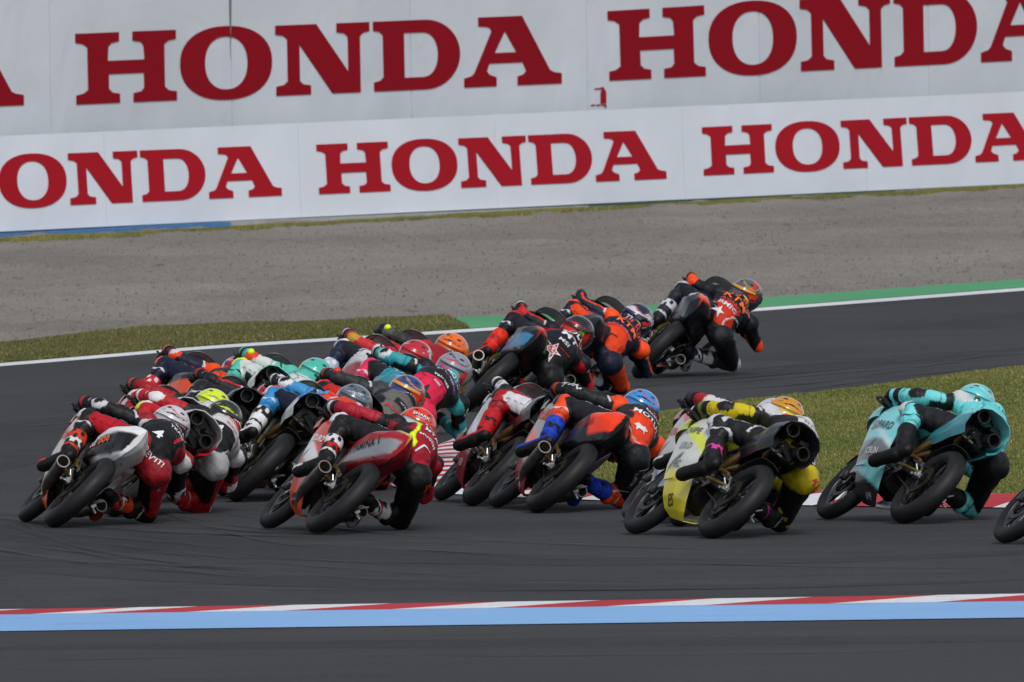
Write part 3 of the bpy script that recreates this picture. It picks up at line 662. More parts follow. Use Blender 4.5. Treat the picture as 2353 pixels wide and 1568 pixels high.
# tail A: closed wedge; tail B: open arch over two pipes
def tailA_sec(w_, zw, top_, bot_, x, bw):
    h = [(0, bot_), (bw*w_, bot_+.015), ((.45*bw+.52)*w_, bot_+.45*(zw-bot_)), (.97*w_, zw-.02), (w_, zw), (.84*w_, zw+.35*(top_-zw)), (.48*w_, zw+.80*(top_-zw)), (.16*w_, top_-.004), (0, top_)]
    ring_ = dense(h, 30); L = [(p[0], p[1]) for p in ring_] + [(-p[0], p[1]) for p in ring_[-2:0:-1]]
    return (x, L)
TA = [tailA_sec(.06, .62, .70, .45, .56, .8), tailA_sec(.115, .62, .755, .455, .42, .85), tailA_sec(.15, .68, .80, .485, .26, .80), tailA_sec(.155, .745, .865, .53, .10, .5), tailA_sec(.120, .775, .895, .595, -.04, .35), tailA_sec(.062, .785, .890, .64, -.15, .35), tailA_sec(.016, .79, .875, .68, -.19, .4)]
def make_tailA(pf):
    V, F = loft(TA, 80); return mk('tail_fairing', V, F, M_PAINT, pf(V), 32)
def tailB_fn(u, v):
    x = .48-.66*v; s = (u-.5)*2; a = abs(s); w_ = interp([0, .3, .7, 1], [.085, .122, .162, .156], v); top_ = interp([0, .35, .7, 1], [.76, .80, .915, .94], v); bt = interp([0, .4, .8, 1], [.60, .60, .665, .715], v)
    pts = [(0, top_), (.55*w_, top_-.012), (.88*w_, top_-.05), (w_, top_-.12*(.5+.5*v)), (.96*w_, bt+.05), (.70*w_, bt)]
    d = dense(pts, 30); k = a*29; y = np.interp(k, range(30), d[:, 0]); z = np.interp(k, range(30), d[:, 1])
    if v > .93: x += (a**1.6)*.10*(v-.93)/.07
    return (x, -y*(1 if s > 0 else -1), z)
def make_tailB(pf):
    V, F = grid(tailB_fn, 49, 40, .006); return mk('tail_fairing', V, F, M_PAINT, pf(V), 45)
b = MB(); b.box((.17, 0, .735), (.34, .19, .12), M3(ry=.16)); b.box((.05, .0, .74), (.2, .12, .04), M3(.3, .1, .2)); b.box((.02, .05, .70), (.16, .03, .05), M3(.4, .2, .3)); b.box((.03, -.06, .86), (.2, .07, .03), M3(-.4, .1, 0)); b.tube([(.15, -.13, .70), (.0, -.10, .72), (-.06, 0, .70), (-.02, .10, .70), (.1, .13, .68)], .012, 8); b.tube([(.1, .1, .9), (-.04, .02, .915), (.05, -.1, .9)], .008, 6); ME['under_tail'] = b.mesh('tail_underside', M_BLK, 40)
# exhausts
for s, z in ((1, .85), (-1, .79)):
    b = MB()
    b.tube([(.22, s*.06, z-.07), (.05, s*.07, z-.02), (-.02, s*.075, z)], [.03, .042, .045], 16); b.pipe((-.02, s*.075, z), (-.13, s*.078, z+.012), .043, .006, .10, 24)
    ME['exhB', s] = b.mesh('silencer', M_DRK, 45)
b = MB(); b.tube([(.62, .06, .30), (.50, .10, .40), (.36, .085, .58), (.24, .06, .76), (.16, .07, .80)], [.022, .024, .026, .028, .03], 12)
b.tube([(.42, .08, .50), (.30, -.02, .64), (.12, -.06, .70), (.06, -.07, .76)], [.024, .026, .028, .03], 12); b.tube([(.34, -.08, .50), (.22, -.05, .62), (.02, .06, .66), (-.02, .07, .70)], .017, 10)
ME['hdrB'] = b.mesh('exhaust_header', M_BRZ, 60)
b = MB(); b.tube([(.60, .08, .19), (.50, .125, .215), (.40, .15, .25)], [.026, .032, .0405], 18); b.pipe((.40, .15, .25), (.09, .215, .375), .041, .005, .12, 26); ME['exhA', 1] = b.mesh('silencer', M_TI, 45)
b = MB(); b.tube([(.60, -.08, .19), (.50, -.12, .215), (.40, -.14, .25)], [.026, .032, .0385], 18); b.pipe((.40, -.14, .25), (.12, -.175, .355), .039, .005, .12, 26)
ME['exhA', -1] = b.mesh('silencer', M_TI, 45)
b = MB(); b.tube([(.80, .03, .42), (.86, .05, .28), (.74, .07, .18), (.60, .08, .19)], .021, 12); b.tube([(.80, -.03, .42), (.86, -.05, .28), (.74, -.07, .18), (.60, -.08, .19)], .021, 12)
ME['hdrA'] = b.mesh('exhaust_header', M_BRZ, 60)
b = MB(); b.tube([(-.02, .115, .33), (.34, .14, .37)], [.008, .012], 8); b.tube([(.10, .13, .42), (.35, .12, .47)], [.01, .014], 8); ME['linkage'] = b.mesh('linkage_rod', M_GLD, 40)

# ------------------------------------------------------------------ projected lettering
_tc = {}
def text_mesh(txt, bold=.0, shear=0.0):
    key = (txt, bold, shear)
    if key in _tc: return _tc[key]
    cu = bpy.data.curves.new('t', 'FONT'); cu.body = txt; cu.size = 1; cu.align_x = 'CENTER'; cu.align_y = 'CENTER'; cu.offset = bold; cu.shear = shear; cu.resolution_u = 3; cu.space_character = 1+bold*3
    o = bpy.data.objects.new('t', cu); me = bpy.data.meshes.new_from_object(o); bpy.data.objects.remove(o)
    bm = bmesh.new(); bm.from_mesh(me); bmesh.ops.triangulate(bm, faces=bm.faces[:])
    for _ in range(2):
        L = [e for e in bm.edges if e.calc_length() > .3]
        if L: bmesh.ops.subdivide_edges(bm, edges=L, cuts=1); bmesh.ops.triangulate(bm, faces=bm.faces[:])
    bm.verts.index_update()
    r = (np.array([v.co[:2] for v in bm.verts]).reshape(-1, 2), [[v.index for v in f.verts] for f in bm.faces]); bm.free(); _tc[key] = r; return r
STAR = ([(math.cos(math.pi/2+k*math.pi/5)*(.5 if k % 2 == 0 else .22)*(1.35 if k in (0, 4) else 1), math.sin(math.pi/2+k*math.pi/5)*(.5 if k % 2 == 0 else .22)*(1.3 if k in (0, 4) else 1)) for k in range(10)])
def shape_pts(kind):
    if kind == '*star': return STAR
    if kind == '*rect': return [(-.5, -.5), (.5, -.5), (.5, .5), (-.5, .5)]
    if kind == '*oval': return [(.5*math.cos(a), .5*math.sin(a)) for a in np.linspace(0, 2*math.pi, 24, endpoint=False)]
    if kind == '*claw': return None
    if kind == '*slash': return [(-.5, -.5), (-.25, -.5), (.5, .5), (.25, .5)]
    if kind == '*bull': return [(-.5, -.1), (-.3, .15), (0, .12), (.2, .3), (.5, .28), (.42, .1), (.3, .0), (.36, -.3), (.2, -.12), (-.1, -.15), (-.2, -.4), (-.3, -.15)]
    if kind == '*zig': return [(-.5, -.5), (-.38, -.5), (-.1, .25), (.5, .42), (.5, .5), (-.2, .36)]
def shape_mesh(kind):
    if kind in _tc: return _tc[kind]
    loops = [[(-.35+k*.28+.1*math.sin(y_*5+k)+o, y_*.5*(1-.15*abs(k-1))) for y_, o in ((-1, .02), (-.3, 0), (.4, 0), (1, .05), (.4, .17), (-.3, .15))] for k in range(3)] if kind == '*claw' else [shape_pts(kind)]
    bm = bmesh.new()
    for L in loops: bm.faces.new([bm.verts.new((x, y, 0)) for x, y in L])
    bmesh.ops.triangulate(bm, faces=bm.faces[:])
    for _ in range(3):
        E = [e for e in bm.edges if e.calc_length() > .16]
        if E: bmesh.ops.subdivide_edges(bm, edges=E, cuts=1); bmesh.ops.triangulate(bm, faces=bm.faces[:])
    bm.verts.index_update(); r = (np.array([v.co[:2] for v in bm.verts]).reshape(-1, 2), [[v.index for v in f.verts] for f in bm.faces]); bm.free(); _tc[kind] = r; return r
def decals(name, parent, bvh, items):
    """items: (text or *shape, colour, (width_m or None, height_m), origin, right dir, up dir); projected along -(right x up)"""
    AV = []; AF = []; AC = []
    for it in items:
        txt, c, (wd, ht), o, r, u = it[:6]; lift = it[6] if len(it) > 6 else .003
        P, Fc = shape_mesh(txt) if txt[0] == '*' else text_mesh(txt, .022, .0)
        if len(P) == 0: continue
        ext = P.max(0)-P.min(0); cen = (P.max(0)+P.min(0))/2; sy = ht/ext[1] if txt[0] != '*' else ht; sx = (wd/ext[0] if wd else sy) if txt[0] != '*' else (wd or ht)
        if txt[0] == '*': cen = cen*0
        o = Vector(o); r = Vector(r).normalized(); u = Vector(u); u = (u-r*u.dot(r)).normalized(); nn = r.cross(u)
        vs = []; ok = []
        for x, y in P:
            s0 = o+r*((x-cen[0])*sx)+u*((y-cen[1])*sy); hit, no, _, dist = bvh.ray_cast(s0+nn*.22, -nn, .5)
            if hit is not None and no.dot(nn) < 0: no = -no
            if hit is None or no.dot(nn) < .08: vs.append(s0); ok.append(False)
            else: vs.append(hit+no*lift+nn*lift); ok.append(True)
        base = len(AV); AV += vs; AC += [hexc(c)]*len(vs)
        AF += [tuple(base+i for i in f) for f in Fc if all(ok[i] for i in f) and max((vs[f[0]]-vs[f[1]]).length, (vs[f[1]]-vs[f[2]]).length, (vs[f[0]]-vs[f[2]]).length) < .09]
    if not AF: print('NO DECAL', parent.name, items[0][0]); return
    tag(link(name, mk(name, AV, AF, M_LET, np.array(AC)), parent), kind='stuff')
def bvh_of(me):
    me.calc_loop_triangles(); return BVHTree.FromPolygons([v.co.copy() for v in me.vertices], [tuple(p.vertices) for p in me.polygons])
# decal anchors on a motorcycle
def tailA_left(k=.5, dz=0): x = .36-k*.44; return ((x, .2, .51+k*.20+dz), (-1, -.12, .48), (.0, .35, 1))
def tailB_left(k=.5, dz=0): x = .30-k*.36; return ((x, .2, .62+k*.12+dz), (-1, .0, .3), (-.3, .15, 1))
FL = ((.62, .3, .55), (-1, 0, 0), (0, .35, 1))

def add(parent, name, me, loc=None, rot=None):
    o = bpy.data.objects.new(name, me); COL.objects.link(o); o.parent = parent
    if loc is not None: o.location = loc
    if rot is not None: o.rotation_euler = rot
    return o
def banded(rules, base):
    """colour function: later rules win; rule = (mask function of x,y,z arrays, hex)"""
    def f(V):
        C = np.tile(hexc(base), (len(V), 1)).astype(float); x, y, z = V[:, 0], V[:, 1], V[:, 2]
        for mfn, c in rules:
            k = mfn(x, y, z); C[k] = hexc(c)
        return C
    def soft(V):                                        # edge of each colour field averaged over about one grid cell
        return np.mean([f(V+np.array([dx, 0, dz])) for dx in (-.007, 0, .007) for dz in (-.006, 0, .006)], 0)
    return soft if rules else f
def motorcycle(px, py, psi, lean, label, kind, tail, fair, nose, fender, tank, lets=(), steer=0.0):
    """px,py: foot of the rear tyre; psi: heading left of straight away from the camera; lean to the right"""
    root = bpy.data.objects.new('motorcycle', None); COL.objects.link(root)
    ph = math.radians(lean); p = gp(px, py); g_ = .061*(1-math.cos(ph))
    Mx = Matrix.Translation(Vector((p.x, p.y, .005+g_))) @ Matrix.Rotation(math.radians(90+psi), 4, 'Z') @ Matrix.Rotation(ph, 4, 'X')
    root.matrix_world = Mx; tag(root, label, 'motorcycle', 'racing motorcycles leaning through the right-hand bend')
    rw = add(root, 'rear_wheel', ME['rim_r'], (0, 0, .302), (0, random.random()*6, 0)); add(rw, 'tyre', ME['tyre_r']); add(rw, 'brake_disc', ME['disc_r']); add(rw, 'sprocket', ME['sprocket'])
    fw = add(root, 'front_wheel', ME['rim_f'], (1.22, 0, .295), (0, 0, math.radians(-steer))); add(fw, 'tyre', ME['tyre_f']); add(fw, 'brake_disc', ME['disc_f'])
    sa = add(root, 'swingarm', ME['swingarm']); [add(sa, 'axle_block', ME['axle_block', s]) for s in (1, -1)]; add(sa, 'linkage_rod', ME['linkage'])
    for n_, k in (('chain', 'chain'), ('engine', 'engine'), ('frame', 'frame'), ('rear_mudguard', 'hugger'), ('seat', 'seat')): add(root, n_, ME[k])
    for s in (1, -1):
        add(root, 'handlebar', ME['handlebar', s]); add(root, 'footpeg', ME['footpeg', s]); fk = add(root, 'fork', ME['fork', s]); add(fk, 'fork_lower', ME['fork_lower', s]); add(root, 'triple_clamp', ME['yoke', s])
        if s == 1: add(fk, 'brake_caliper', ME['brake_caliper'])
    add(sa, 'rear_brake_caliper', ME['rear_cal']); add(root, 'shock_absorber', ME['shock']); tag(add(root, 'cable', ME['cables']), kind='stuff')
    sc = add(root, 'windscreen', ME['screen']); add(sc, 'screen_trim', ME['screen_edge'])
    ff = make_fairing(fair); fo = link('side_fairing', ff, root); link('nose_fairing', make_nose(nose), root)
    link('front_mudguard', make_fender(*fender, None), root); link('fuel_tank', make_tank(tank), root)
    tm = make_tailA(tail) if kind == 'A' else make_tailB(tail); to = link('tail_fairing', tm, root)
    if kind == 'A': [add(root, 'silencer', ME['exhA', s]) for s in (1, -1)]; add(root, 'exhaust_header', ME['hdrA'])
    else: add(to, 'tail_underside', ME['under_tail']); [add(root, 'silencer', ME['exhB', s]) for s in (1, -1)]; add(root, 'exhaust_header', ME['hdrB'])
    tl_ = [l[1:] for l in lets if l[0] == 't']; fl_ = [l[1:] for l in lets if l[0] == 'f']
    if tl_:
        bv = bvh_of(tm); decals('lettering', to, bv, [(t, c, wh, *(tailA_left(k, dz) if kind == 'A' else tailB_left(k, dz))) for t, c, wh, k, dz in tl_])
    if fl_:
        bv = bvh_of(ff); decals('lettering', fo, bv, [(t, c, wh, (x, .3, z), (-1, 0, .0), (-.1, -.2 if z < .35 else .1, 1)) for t, c, wh, x, z in fl_])
    return root, Mx
# ------------------------------------------------------------------ riders (same local frame as their motorcycle)
def cap_mesh(p0, r0, p1, r1, n=14, flat=None):
    """tapered capsule"""
    p0 = np.array(p0, float); p1 = np.array(p1, float); d = p1-p0; L = np.linalg.norm(d); d = d/max(L, 1e-9)
    a = np.cross(d, [0, 0, 1.0]); a = a/np.linalg.norm(a) if np.linalg.norm(a) > 1e-3 else np.array([1.0, 0, 0]); b = np.cross(d, a)
    rings = []; 
    for t in (-1, -.85, -.5): rings.append((p0+d*r0*t, r0*math.sqrt(max(0, 1-t*t))+1e-4))
    for t in (0, .33, .66, 1): rings.append((p0+d*L*t, r0+(r1-r0)*t))
    for t in (.5, .85, 1): rings.append((p1+d*r1*t, r1*math.sqrt(max(0, 1-t*t))+1e-4))
    V = []; F = []
    for c, r in rings:
        for k in range(n): an = 2*math.pi*k/n; V.append(c+a*math.cos(an)*r+b*math.sin(an)*r)
    for i in range(len(rings)-1):
        for k in range(n): F.append((i*n+k, i*n+(k+1) % n, (i+1)*n+(k+1) % n, (i+1)*n+k))
    F.append(tuple(range(n-1, -1, -1))); F.append(tuple((len(rings)-1)*n+k for k in range(n)))
    return V, F
def ell_mesh(c, r, M=None, n=16):
    V = []; F = []; m_ = n//2+1; M = np.array(M) if M is not None else np.eye(3)
    for i in range(1, m_-1):
        th = math.pi*i/(m_-1)
        for k in range(n): a = 2*math.pi*k/n; V.append(np.array(c)+M @ np.array([r[0]*math.sin(th)*math.cos(a), r[1]*math.sin(th)*math.sin(a), r[2]*math.cos(th)]))
    V.append(np.array(c)+M @ np.array([0, 0, r[2]])); V.append(np.array(c)-M @ np.array([0, 0, r[2]])); t, b_ = len(V)-2, len(V)-1; R_ = m_-2
    for i in range(R_-1):
        for k in range(n): F.append((i*n+k, (i+1)*n+k, (i+1)*n+(k+1) % n, i*n+(k+1) % n))
    for k in range(n): F.append((t, k, (k+1) % n)); F.append((b_, (R_-1)*n+(k+1) % n, (R_-1)*n+k))
    return V, F
def fuse(parts, voxel, sm):
    """union of solids as one continuous skin"""
    V = []; F = []
    for v, f in parts: o = len(V); V += [tuple(q) for q in v]; F += [tuple(i+o for i in g) for g in f]
    me = bpy.data.meshes.new('tmp'); me.from_pydata(V, [], F)
    ob = bpy.data.objects.new('tmp', me); COL.objects.link(ob)
    r = ob.modifiers.new('r', 'REMESH'); r.mode = 'VOXEL'; r.voxel_size = voxel
    s = ob.modifiers.new('s', 'SMOOTH'); s.factor = .5; s.iterations = sm
    dg = bpy.context.evaluated_depsgraph_get(); out = bpy.data.meshes.new_from_object(ob.evaluated_get(dg))
    bpy.data.objects.remove(ob); bpy.data.meshes.remove(me); return out
def coords(me): a = np.empty(len(me.vertices)*3); me.vertices.foreach_get('co', a); return a.reshape(-1, 3)
def normals(me): a = np.empty(len(me.vertices)*3); me.vertices.foreach_get('normal', a); return a.reshape(-1, 3)
def segd(P, a, b, r0, r1):
    a = np.array(a, float); b = np.array(b, float); d = b-a; L2 = d @ d
    t = np.clip(((P-a) @ d)/L2, 0, 1); D = np.linalg.norm(P-(a+t[:, None]*d), axis=1)-(r0+(r1-r0)*t)
    return D, t
def joints(dy=0, dz=0, dx=0, el=0, knee=0, hz=0):
    def v(*a): return np.array(a, float)
    dy -= .052; dz -= .048
    J = dict(hl=v(.20, -.07+hz*.2, .815+hz*.6), hr=v(.19, -.275+hz*.2, .775+hz), bl=v(.24, -.165+hz*.2, .83+hz*.9), bm=v(.45, -.155+dy*.5, .99+dz*.6+hz*.45),
             bt=v(.645+dx, -.165+dy, 1.035+dz), sl=v(.68+dx, .0+dy, 1.04+dz), sr=v(.645+dx, -.335+dy, 1.03+dz), nk=v(.80+dx, -.145+dy, 1.115+dz),
             hd=v(.885+dx, -.14+dy, 1.165+dz),
             el=v(.745+dx*.5, .225+el, .885+dz*.5), wl=v(.955, .295, .825), er=v(.80+dx*.5, -.51+dy*.5, .86+dz*.5), wr=v(.93, -.30, .80),
             kl=v(.575, .235, .735), al=v(.31, .205, .455), kr=v(.53, -.475-knee, .575), ar=v(.24, -.20, .44),
             tl=v(.465, .25, .27), tr=v(.42, -.225, .29))
    return J
def bones(J):
    mid = lambda a, b, t: a+(b-a)*t
    return [('pel', J['hl'], .108, J['hr'], .108), ('low', J['bl'], .15, J['bm'], .152), ('up', J['bm'], .150, J['bt'], .135),
            ('sho', J['sl'], .078, J['sr'], .078), ('hump', J['bt']+np.array([-.12, .0, .085]), .070, J['bt']+np.array([.075, .0, .10]), .060), ('neck', J['bt'], .09, J['nk'], .068),
            ('thl', J['hl'], .103, J['kl'], .069), ('shl', J['kl'], .072, J['al'], .048), ('thr', J['hr'], .103, J['kr'], .069), ('shr', J['kr'], .072, J['ar'], .048),
            ('ual', J['sl'], .062, J['el'], .050), ('fal', J['el'], .050, J['wl'], .036), ('uar', J['sr'], .062, J['er'], .050), ('far', J['er'], .050, J['wr'], .036)]
def body_mesh(J, paint):
    B = bones(J); parts = [cap_mesh(a, r0, b, r1) for _, a, r0, b, r1 in B]
    for k, a in (('kl', 'al'), ('kr', 'ar')):                       # calf muscle, kneecap
        c = J[k]+(J[a]-J[k])*.38; parts.append(ell_mesh(c+np.array([-.018, 0, 0]), (.062, .055, .095)))
        parts.append(ell_mesh(J[k]+np.array([.02, .012*np.sign(J[k][1]), .0]), (.066, .062, .07)))
    for s in ('el', 'er'): parts.append(ell_mesh(J[s], (.053, .051, .053)))
    for s in ('sl', 'sr'): parts.append(ell_mesh(J[s]+np.array([0, .01*np.sign(J[s][1]-J['bt'][1]), .01]), (.078, .074, .074)))
    parts.append(ell_mesh(J['hl']+np.array([-.045, .01, -.005]), (.115, .105, .10))); parts.append(ell_mesh(J['hr']+np.array([-.045, -.0, -.005]), (.115, .108, .105)))
    parts.append(ell_mesh((J['bm']+J['bt'])/2, (.19, .185, .12)))
    me = fuse(parts, .0105, 4); P = coords(me); N = normals(me)
    D = np.stack([segd(P, a, b, r0, r1)[0] for _, a, r0, b, r1 in B]); T = np.stack([segd(P, a, b, r0, r1)[1] for _, a, r0, b, r1 in B])
    bi = D.argmin(0); t = T[bi, np.arange(len(P))]; ids = {b[0]: i for i, b in enumerate(B)}
    disp = np.zeros(len(P)); ph = P[:, 0]*9+P[:, 1]*7
    for n_, lo, hi, fq in (('thl', .72, .93, 90), ('shl', .02, .2, 60), ('thr', .72, .93, 90), ('ual', .75, 1.0, 62), ('fal', .0, .22, 52), ('uar', .7, 1, 62), ('low', .0, .5, 70), ('thl', 0, .25, 50), ('shl', .2, .9, 26), ('fal', .25, 1, 24), ('ual', 0, .5, 26)):
        k = (bi == ids[n_]) & (t > lo) & (t < hi); disp[k] += (.0042*np.sin(t[k]*fq+np.sin(ph[k]*2)*1.6)*(.6+.4*np.sin(ph[k]*1.3+t[k]*5))+.0016*np.sin(ph[k]*6))
    P = P+N*(disp+.0045*np.sin(P[:, 0]*22+np.sin(P[:, 2]*31)*1.8+P[:, 1]*14)*np.sin(P[:, 1]*27-P[:, 2]*19+np.sin(P[:, 0]*16)*1.5)+.0016*np.sin(P[:, 0]*60+np.sin(P[:, 1]*45)*2)*np.sin(P[:, 2]*50+2))[:, None]
    me.vertices.foreach_set('co', P.ravel()); me.update()
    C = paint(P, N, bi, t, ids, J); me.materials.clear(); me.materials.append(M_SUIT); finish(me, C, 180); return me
def suit_paint(sp):
    """sp: colours per region; *2 = second colour of the region, with an organic seam between"""
    base = sp['base']; g = lambda k, d=None: sp.get(k, d if d is not None else base)
    def f(P, N, bi, t, ids, J):
        C = np.tile(hexc(base), (len(P), 1)).astype(float); x, y, z = P.T; wob = .035*np.sin(x*23+y*17)+.02*np.sin(z*41+x*13)
        def put(k, c):
            if c is not None: C[k] = hexc(c)
        R = {n_: bi == i for n_, i in ids.items()}
        put(R['pel'], g('seat')); put(R['low'], g('low')); put(R['up'], g('up')); put(R['sho'], g('sho', g('up'))); put(R['neck'], g('up')); put(R['hump'], g('hump', g('up')))
        # low back: broad patch above the buttocks; band between it and the shoulder blades
        cy = J['bm'][1]
        put(R['low'] & (t > .62+wob), g('mid', g('up')))
        if 'side' in sp: put((R['low'] | R['up']) & (y-cy > .115+wob*.5), sp['side'])
        if 'side2' in sp: put((R['low'] | R['up']) & (y-cy < -.115+wob*.5), sp['side2'])
        if 'band' in sp: put((R['up'] | R['sho']) & (x > J['bt'][0]-.10+wob*.4) & (x < J['bt'][0]-.03+wob*.4), sp['band'])
        for s, sg in (('l', 1), ('r', -1)):
            th, sh, ua, fa = R['th'+s], R['sh'+s], R['ua'+s], R['fa'+s]
            put(th, g('th') if s == 'l' else g('thR', g('th'))); 
            if 'th2' in sp and not (s == 'r' and 'thR' in sp): put(th & (t > .55+wob), sp['th2'])
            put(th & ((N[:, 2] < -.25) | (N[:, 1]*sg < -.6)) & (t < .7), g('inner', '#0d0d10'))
            if 'ths' in sp: put(th & (N[:, 1]*sg > .45+wob*2) & (t < .9), sp['ths'])
            put(sh, g('sh')); 
            if 'sh2' in sp: put(sh & (N[:, 0] > .1+wob*3), sp['sh2'])
            K = J['k'+s]; dk = np.linalg.norm(P-(K+np.array([.045, .03*sg, .02])), axis=1); put((dk < .085+wob*.25) & (th | sh), g('kn', g('th')))
            if 'kn2' in sp: put((dk < .055) & (th | sh), sp['kn2'])
            put(ua, g('ua')); put(fa, g('fa'))
            if 'ua2' in sp: put(ua & (t > .45+wob*1.5), sp['ua2'])
            if 'fa2' in sp: put(fa & (t > .45+wob*2), sp['fa2'])
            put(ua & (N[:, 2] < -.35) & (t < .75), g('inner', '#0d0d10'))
            if 'ast' in sp: put((ua | fa) & (np.abs(N[:, 2]-.72+wob*3) < .14) & (N[:, 0] < .75), sp['ast'])
            E = J['e'+s]; de = np.linalg.norm(P-(E+np.array([-.01, .03*sg, .02])), axis=1)
            if 'elb' in sp: put((de < .062) & (ua | fa), sp['elb'])
            if 'elb2' in sp: put((de < .036) & (ua | fa), sp['elb2'])
            S_ = J['s'+s]; ds = np.linalg.norm(P-(S_+np.array([0, .03*sg, .05])), axis=1); put((ds < .075+wob*.4) & (R['sho'] | ua), g('cap', g('sho', g('ua'))))
        seam = ((R['thl'] | R['thr'] | R['shl'] | R['shr']) & ((np.abs(t-.45) < .011) | (np.abs(N[:, 2]+.05) < .045))) | ((R['ual'] | R['uar'] | R['fal'] | R['far']) & ((np.abs(t-.5) < .014) | (np.abs(N[:, 0]-.25) < .05))) | ((R['low'] | R['up']) & ((np.abs(np.abs(y-cy)-.115-wob*.4) < .006) | (np.abs(t-.5-wob) < .015)))
        C[seam] *= .42
        acc = sp.get('acc'); dark = sum(hexc(base)) < .25; k0 = sum(ord(ch) for ch in base+sp.get('low', '')+sp.get('ua', '')) % 3
        acc = acc or ('#c8c8cc' if dark else '#121214')
        thA, uaA, faA, shA = R['thl'] | R['thr'], R['ual'] | R['uar'], R['fal'] | R['far'], R['shl'] | R['shr']
        if k0 != 0: put(thA & (np.abs(t-.30-.25*N[:, 1]) < .018) & (N[:, 2] > -.1), acc)
        if k0 != 1: put(uaA & (np.abs(t-.34-.12*N[:, 0]) < .03) & (N[:, 2] > .2), acc); put(shA & (np.abs(t-.26+.1*N[:, 0]) < .022), acc)
        if k0 != 2: put(faA & (np.abs(t-.42) < .03) & (N[:, 2] > 0), acc)
        if k0 == 1: put((R['low'] | R['up']) & (np.abs(np.abs(y-cy)-.145-wob*.4-.12*(t-.5)) < .006), acc)
        if 'stripe' in sp: put((R['up'] | R['low']) & (np.abs((y-cy)-.09+wob*.3) < .012), sp['stripe'])
        return C
    return f
def boot_mesh(a, toe, knee, cols, sg):
    a = np.array(a); toe = np.array(toe); d = toe-a; d /= np.linalg.norm(d); up = np.array(knee)-a; up /= np.linalg.norm(up)
    heel = a-up*.075-d*.045
    parts = [cap_mesh(a-up*.0, .054, a+up*.17, .068), cap_mesh(a-up*.03-d*.01, .044, a+d*.07-up*.035, .043), cap_mesh(a-up*.055-d*.035, .042, toe-d*.03, .047), cap_mesh(a+d*.05-up*.045, .051, toe-d*.02, .040), cap_mesh(toe-d*.06+np.array([0, .012, 0]), .036, toe-d*.01, .030), ell_mesh(a-up*.05-d*.035, (.045, .04, .045)), ell_mesh(a+up*.02+np.array([0, .02*sg, 0]), (.04, .04, .045))]
    me = fuse(parts, .0075, 3); P = coords(me); N = normals(me); fwd = toe-a; sole = -np.cross(np.cross(fwd, up), fwd); sole /= np.linalg.norm(sole)
    h = (P-a) @ up; L = (P-toe) @ d; ns = N @ sole; C = np.tile(hexc(cols[0]), (len(P), 1)); wob = np.sin(P[:, 0]*70+P[:, 2]*50)*.012
    fz = np.sin(P[:, 0]*95+P[:, 1]*60)+np.sin(P[:, 2]*80-P[:, 1]*90); C[(h > .015+wob) & (h < .06+wob*2) & (fz > -.9)] = hexc(cols[1]); C[(h > .10+wob*2) & (fz > -.6)] = hexc(cols[1]); C[(np.abs(h-.085-wob*1.5) < .009) & (fz > -.4)] = hexc(cols[2])
    side = (P-a)-np.outer((P-a) @ d, d); sd = side @ np.array([0, sg, 0.]); C[(h < -.0) & (L > -.09) & (ns > -.2)] = hexc(cols[1])
    C[(ns > .25) & (h < 0)] = hexc('#0c0c0d'); C[(((P-a) @ sole) > .052)] = hexc('#0c0c0d')
    me.materials.clear(); me.materials.append(M_SUIT); finish(me, C, 180); return me
def glove_mesh(w, el, sg, cols):
    """palm and five curled fingers closed round the grip"""
    w = np.array(w); g0 = np.array([.958, sg*.235, .772]); g1 = np.array([.955, sg*.312, .768]); ax = g1-g0; ax /= np.linalg.norm(ax)
    gc = (g0+g1)/2+np.array([0, sg*.0, 0]); bk = (w-gc); bk /= np.linalg.norm(bk); parts = []
    kn = gc+np.array([.025, 0, .034]); parts.append(cap_mesh(w, .036, (w+kn)/2, .036)); parts.append(cap_mesh((w+kn)/2+ax*.02, .026, kn+ax*.025, .021)); parts.append(cap_mesh((w+kn)/2-ax*.02, .026, kn-ax*.028, .021)); parts.append(cap_mesh(kn-ax*.03, .020, kn+ax*.03, .019))
    for k, (off, ln) in enumerate(((-.036, 1.0), (-.012, 1.1), (.012, 1.02), (.034, .85))):
        b = gc+ax*(off if sg > 0 else off)
        a0 = b+np.array([.026, 0, .034]); a1 = b+np.array([.046*ln, 0, .010]); a2 = b+np.array([.036*ln, 0, -.022]); a3 = b+np.array([.008, 0, -.030*ln])
        parts += [cap_mesh(a0, .0115, a1, .0105, 8), cap_mesh(a1, .0105, a2, .0098, 8), cap_mesh(a2, .0098, a3, .009, 8)]
    t0 = gc-ax*.045+np.array([-.014, 0, .020]); t1 = gc-ax*.052+np.array([.004, 0, -.016]); t2 = gc-ax*.040+np.array([.026, 0, -.026]); parts += [cap_mesh((w+gc)/2-ax*.02, .018, t0, .014, 8), cap_mesh(t0, .013, t1, .0115, 8), cap_mesh(t1, .0115, t2, .010, 8)]
    fore = np.array(el)-w; fore /= np.linalg.norm(fore); parts.append(cap_mesh(w, .040, w+fore*.075, .050))
    me = fuse(parts, .0048, 2); P = coords(me); N = normals(me); s_ = (P-w) @ fore; C = np.tile(hexc(cols[0]), (len(P), 1)); C[s_ > .012] = hexc(cols[1]); C[(s_ > .05)] = hexc(cols[0])
    C[(np.linalg.norm(P-kn, axis=1) < .03) & (N[:, 2] > 0)] = hexc(cols[1])
    me.materials.clear(); me.materials.append(M_SUIT); finish(me, C, 180); return me
